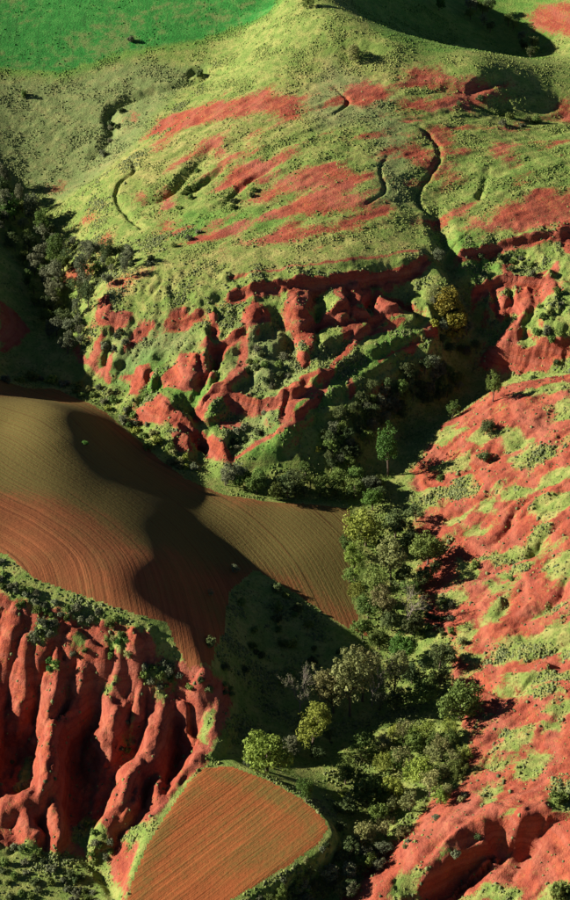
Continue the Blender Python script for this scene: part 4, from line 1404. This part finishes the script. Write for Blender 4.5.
bushes([(198, 740), (202, 716), (212, 712), (210, 738)], 6, (5, 8), ('grey', 'green'), 'bush on the lit face of the right buttress', 'bushes on the buttress face')
bushes([(14, 792), (22, 760), (32, 756), (34, 770), (24, 794)], 7, (7, 11), ('pale', 'grey'), 'bush clinging to the left red ridge', 'bushes on the left ridge')
bushes([(118, 748), (128, 718), (138, 722), (130, 752)], 7, (6, 9), ('grey', 'green'), 'bush in the cleft between two red buttresses', 'bushes in the cleft')
bushes([(28, 642), (30, 618), (52, 614), (60, 630), (40, 648)], 6, (9, 15), ('dark', 'grey'), 'dark bush on the upper badland shelf', 'bushes on the shelf', ('high',))
bushes([(64, 652), (80, 632), (92, 634), (84, 652)], 6, (7, 10), ('grey', 'green'), 'bush in the middle of the badland shelf', 'bushes mid shelf')
bushes([(102, 644), (108, 630), (130, 634), (130, 656), (116, 662)], 8, (7, 11), ('lush', 'green', 'pale'), 'green bush on the right part of the badland shelf', 'bushes right of the shelf')
bushes([(40, 676), (50, 656), (60, 660), (54, 674)], 3, (8, 10), ('lush',), 'fresh green bush above the longest red ridge', 'bushes above the ridge', ('high',))
bushes([(250, 892), (290, 868), (322, 846), (334, 832), (338, 838), (322, 856), (290, 878), (262, 900)], 16, (6, 10), ('grey', 'pale', 'dark'), 'scrubby bush along the lower right edge of the small field', 'bushes by the small field')
bushes([(230, 764), (270, 776), (302, 793), (330, 818), (336, 824), (326, 812), (300, 790), (270, 772)], 12, (5, 8), ('grey', 'dark'), 'little bush along the upper right edge of the small field', 'bushes above the small field')
bushes([(205, 640), (235, 590), (270, 575), (330, 640), (350, 660), (300, 690), (240, 690)], 26, (8, 15), ('dark', 'green'), 'dark bush on the shadowed slope under the upper field', 'bushes of the shadowed slope')
bushes([(440, 812), (466, 780), (470, 742), (486, 748), (478, 780), (446, 818), (412, 846), (396, 850)], 18, (6, 10), ('pale', 'grey'), 'pale bush on the border of lower wood and red slope', 'bushes beside the red slope')
bushes([(415, 640), (430, 600), (450, 600), (470, 596), (466, 604), (450, 640), (440, 650)], 16, (7, 12), ('grey', 'green', 'dark'), 'bush at the foot of the red slope beside the wood', 'bushes at the slope foot')
bushes([(104, 345), (114, 328), (128, 326), (126, 342), (112, 352)], 5, (8, 12), ('grey', 'dark'), 'grey bush on the left shoulder of the red cliffs', 'bushes on the cliff shoulder')
bushes([(244, 346), (262, 330), (282, 346), (292, 376), (268, 390), (244, 372)], 12, (8, 12), ('dark', 'grey', 'green'), 'dark bush in the hollow amid the red cliffs', 'bushes in the cliff hollow')
bushes([(226, 452), (236, 430), (262, 408), (274, 410), (270, 428), (246, 446)], 14, (7, 11), ('dark', 'grey'), 'grey green bush in the lower cliff hollow', 'bushes in the lower hollow')
bushes([(112, 118), (128, 100), (112, 140), (98, 162), (86, 186), (104, 150)], 12, (6, 10), ('dark', 'grey'), 'dark bush along the gully left of the big hill', 'bushes in the hill gully')
bushes([(160, 212), (176, 196), (190, 180), (206, 160), (212, 166), (196, 192), (178, 214)], 12, (6, 10), ('dark', 'green'), 'dark bush in the red gully on the big hill', 'bushes in the red gully')
bushes([(222, 200), (240, 192), (262, 184), (262, 190), (240, 206), (224, 210)], 7, (6, 10), ('dark', 'green'), 'dark bush beside the short gully in the hill centre', 'bushes beside the short gully')
bushes([(456, 100), (480, 96), (505, 112), (520, 112), (540, 118), (560, 116), (540, 126), (500, 124), (470, 114)], 18, (6, 11), ('dark', 'grey', 'green'), 'dark bush in the gully on the right shoulder of the hill', 'bushes on the right shoulder')
bushes([(464, 210), (470, 204), (480, 208), (474, 218), (466, 218)], 4, (6, 9), ('dark', 'green'), 'dark bush at the small red hollow on the right hillside', 'bushes at the small hollow')
bushes([(540, 300), (556, 288), (575, 290), (575, 330), (545, 345), (530, 335)], 14, (7, 11), ('green', 'grey'), 'green bush on the right middle hill', 'bushes on the right middle hill')
bushes([(475, 250), (500, 245), (540, 262), (535, 280), (515, 270), (490, 280)], 14, (6, 10), ('grey', 'dark', 'green'), 'bush above the right red cliff', 'bushes above the right cliff')
bushes([(530, 370), (575, 352), (575, 376), (545, 380), (500, 384)], 12, (6, 9), ('grey', 'dark'), 'bush in the cleft right of the gorge', 'bushes right of the gorge')
bushes([(108, 272), (128, 256), (150, 246), (200, 230), (206, 236), (160, 256), (128, 274)], 14, (6, 10), ('dark', 'grey', 'green'), 'dark bush in the ravine between hill and red cliffs', 'bushes of the hill ravine')
for x, y, w_, s_, l_, lab in [
    (24, 92, 9, 'high', 'green', 'green bush alone on the grey slope under the emerald field'),
    (131, 38, 9, 'high', 'grey', 'grey bush at the lower rim of the emerald field'),
    (484, 454, 16, 'high', 'dark', 'dark bush left of the oval grass patch on the red slope'),
    (511, 578, 10, 'low', 'green', 'bush at the end of the grass ridge mid red slope'),
    (440, 476, 9, 'high', 'green', 'bush on the left rim of the upper red slope'),
    (475, 562, 13, 'high', 'green', 'bush at the tip of the long grass patch beside tree shadow'),
    (462, 640, 12, 'high', 'pale', 'pale bush on the lower red slope above the path'),
    (560, 797, 22, 'low', 'green', 'broad green bush at the right edge of the red slope'),
    (560, 892, 26, 'low', 'green', 'broad low bush in the bottom right corner'),
    (478, 836, 9, 'high', 'dark', 'small dark bush just above the dark quarry hollow'),
    (455, 856, 11, 'high', 'grey', 'bush hanging over the left lip of the quarry hollow'),
    (85, 442, 8, 'low', 'lush', 'tiny green bush in the shadow on the upper field'),
    (200, 72, 9, 'high', 'dark', 'dark bush in the small pit near the hilltop'),
    (430, 385, 14, 'high', 'grey', 'grey bush on the gorge rim below the red ledge'),
]:
    SB.append((x, y, w_, s_, l_, lab, None))
SB.sort(key=lambda v: (v[6] is not None, -v[2]))
for x, y, w_, s_, l_, lab, g_ in SB[:300 + 14]:
    shrub(x, y, w_, s_, l_, lab, g_)

# grass tussocks and seedling scrub too many to count
def tussocks(name, label, n, weight, size, mat, seed):
    rng = np.random.default_rng(seed)
    area = np.outer(np.gradient(YS), np.gradient(XS))
    okx = (np.abs(GXX) < 98) & (GYY > 200) & (GYY < 545) & (np.abs(GXX) < 20 + GYY * 0.2)
    wgt = (weight * area * okx).ravel()
    wgt = wgt / wgt.sum()
    k = rng.choice(wgt.size, n, p=wgt)
    x = FX[k] + rng.uniform(-0.3, 0.3, n)
    y = FY[k] + rng.uniform(-0.3, 0.3, n)
    z = sample(Z, x, y)
    dist = np.hypot(y, CAM_H - z)
    s_ = (size[0] + (size[1] - size[0]) * rng.random(n) ** 1.8) * (0.7 + 0.6 * rng.random(n) ** 2)
    ang = np.linspace(0, 2 * np.pi, 4, endpoint=False)
    th = ang[None] + rng.uniform(0, 6.28, (n, 1))
    r1 = s_[:, None] * rng.uniform(0.75, 1.25, (n, 4))
    r2 = s_[:, None] * rng.uniform(0.4, 0.85, (n, 4))
    h2 = s_[:, None] * rng.uniform(0.35, 0.75, (n, 4))
    zb = z[:, None] - 0.25 * s_[:, None]
    A = np.stack([x[:, None] + r1 * np.cos(th), y[:, None] + r1 * np.sin(th), zb + 0 * r1], -1)
    B = np.stack([x[:, None] + r2 * np.cos(th + 0.5), y[:, None] + r2 * np.sin(th + 0.5), z[:, None] + h2], -1)
    T = np.stack([x, y, z + s_ * rng.uniform(0.7, 1.1, n)], -1)[:, None]
    V = np.concatenate([A, B, T], 1).reshape(-1, 3)
    f = []
    for i in range(4):
        j = (i + 1) % 4
        f += [(i, j, 4 + i), (j, 4 + j, 4 + i), (4 + i, 4 + j, 8)]
    F = (np.array(f)[None] + 9 * np.arange(n)[:, None, None]).reshape(-1, 3)
    me = mesh_np(name, V, F, np.repeat(rng.random(n), 9))
    for nm, arr in (('lush', LUSH), ('grey', GREY)):
        at = me.attributes.new(nm, 'FLOAT', 'POINT')
        at.data.foreach_set('value', np.repeat(arr.ravel()[k], 9).astype(np.float32))
    me.materials.append(mat)
    o = put(name, me)
    o['kind'] = 'stuff'
    o['label'] = label
    o['category'] = 'grass'
    return o


def tussock_material():
    m, nt, b, o = new_mat('tussock_grass')
    t = NT(nt)
    tint, lush, grey = t.attr('tint'), t.attr('lush'), t.attr('grey')
    dry = t.mix(tint, (0.11, 0.14, 0.036), (0.31, 0.30, 0.10))
    wet = t.mix(tint, (0.055, 0.125, 0.024), (0.18, 0.28, 0.055))
    em = t.mix(tint, (0.02, 0.14, 0.022), (0.045, 0.22, 0.035))
    gr = t.mix(tint, (0.07, 0.095, 0.05), (0.19, 0.205, 0.11))
    c = t.mix(t.step(lush, 0.2, 0.9), dry, wet)
    c = t.mix(grey, c, gr)
    c = t.mix(t.step(lush, 1.0, 1.4), c, em)
    t.link(c, b.inputs['Base Color'])
    return m


M_TUS = tussock_material()
M_SCRUB = leaf_material('scrub_leaves', (0.05, 0.07, 0.026), (0.17, 0.20, 0.07), 0.1)
clump = np.clip(0.22 + 2.4 * fbm(FX, FY, 9, 5, 91, 0.6).reshape(NY, NX), 0.03, 1.8) ** 1.3
notfield = (~(FU | FL)).astype(float)
turf_w = notfield * clump * (np.clip(1 - RED, 0, 1) ** 1.5 + 0.02)
emerald = smooth(1.0, 1.4, LUSH)
tussocks('grass_tussocks', 'grass tussocks and low scrub dotting the hills', 95000, turf_w * (1 - 0.9 * emerald), (0.11, 0.34), M_TUS, 5)
scrub_zone = np.zeros((NY, NX))
for p in ([(85, 300), (300, 268), (430, 245), (440, 340), (400, 400), (330, 470), (180, 460), (85, 370)], [(440, 230), (580, 215), (580, 376), (470, 365)],
          [(412, 470), (440, 428), (500, 386), (580, 374), (580, 905), (330, 905), (400, 842), (470, 740), (450, 640), (415, 520)],
          [(60, 230), (120, 240), (200, 225), (120, 280), (80, 290)], [(0, 545), (140, 622), (232, 690), (130, 850), (0, 850)], [(0, 840), (110, 870), (110, 905), (0, 905)],
          [(200, 650), (232, 592), (352, 610), (400, 660), (440, 700), (470, 760), (330, 900), (240, 900), (330, 830), (240, 760)], [(80, 200), (220, 60), (200, 90), (100, 230)]):
    paint(scrub_zone, p, 1.0, 3, 0.5)
rim = np.clip(1 - np.abs(RED - 0.5) * 2, 0, 1)
tussocks('low_scrub', 'low dark scrub speckling the red cliffs and slopes', 15000, notfield * scrub_zone * (np.clip(1 - RED, 0, 1) ** 2 * clump ** 2 + 0.12 * rim * clump + 0.012), (0.16, 0.42), M_SCRUB, 8)
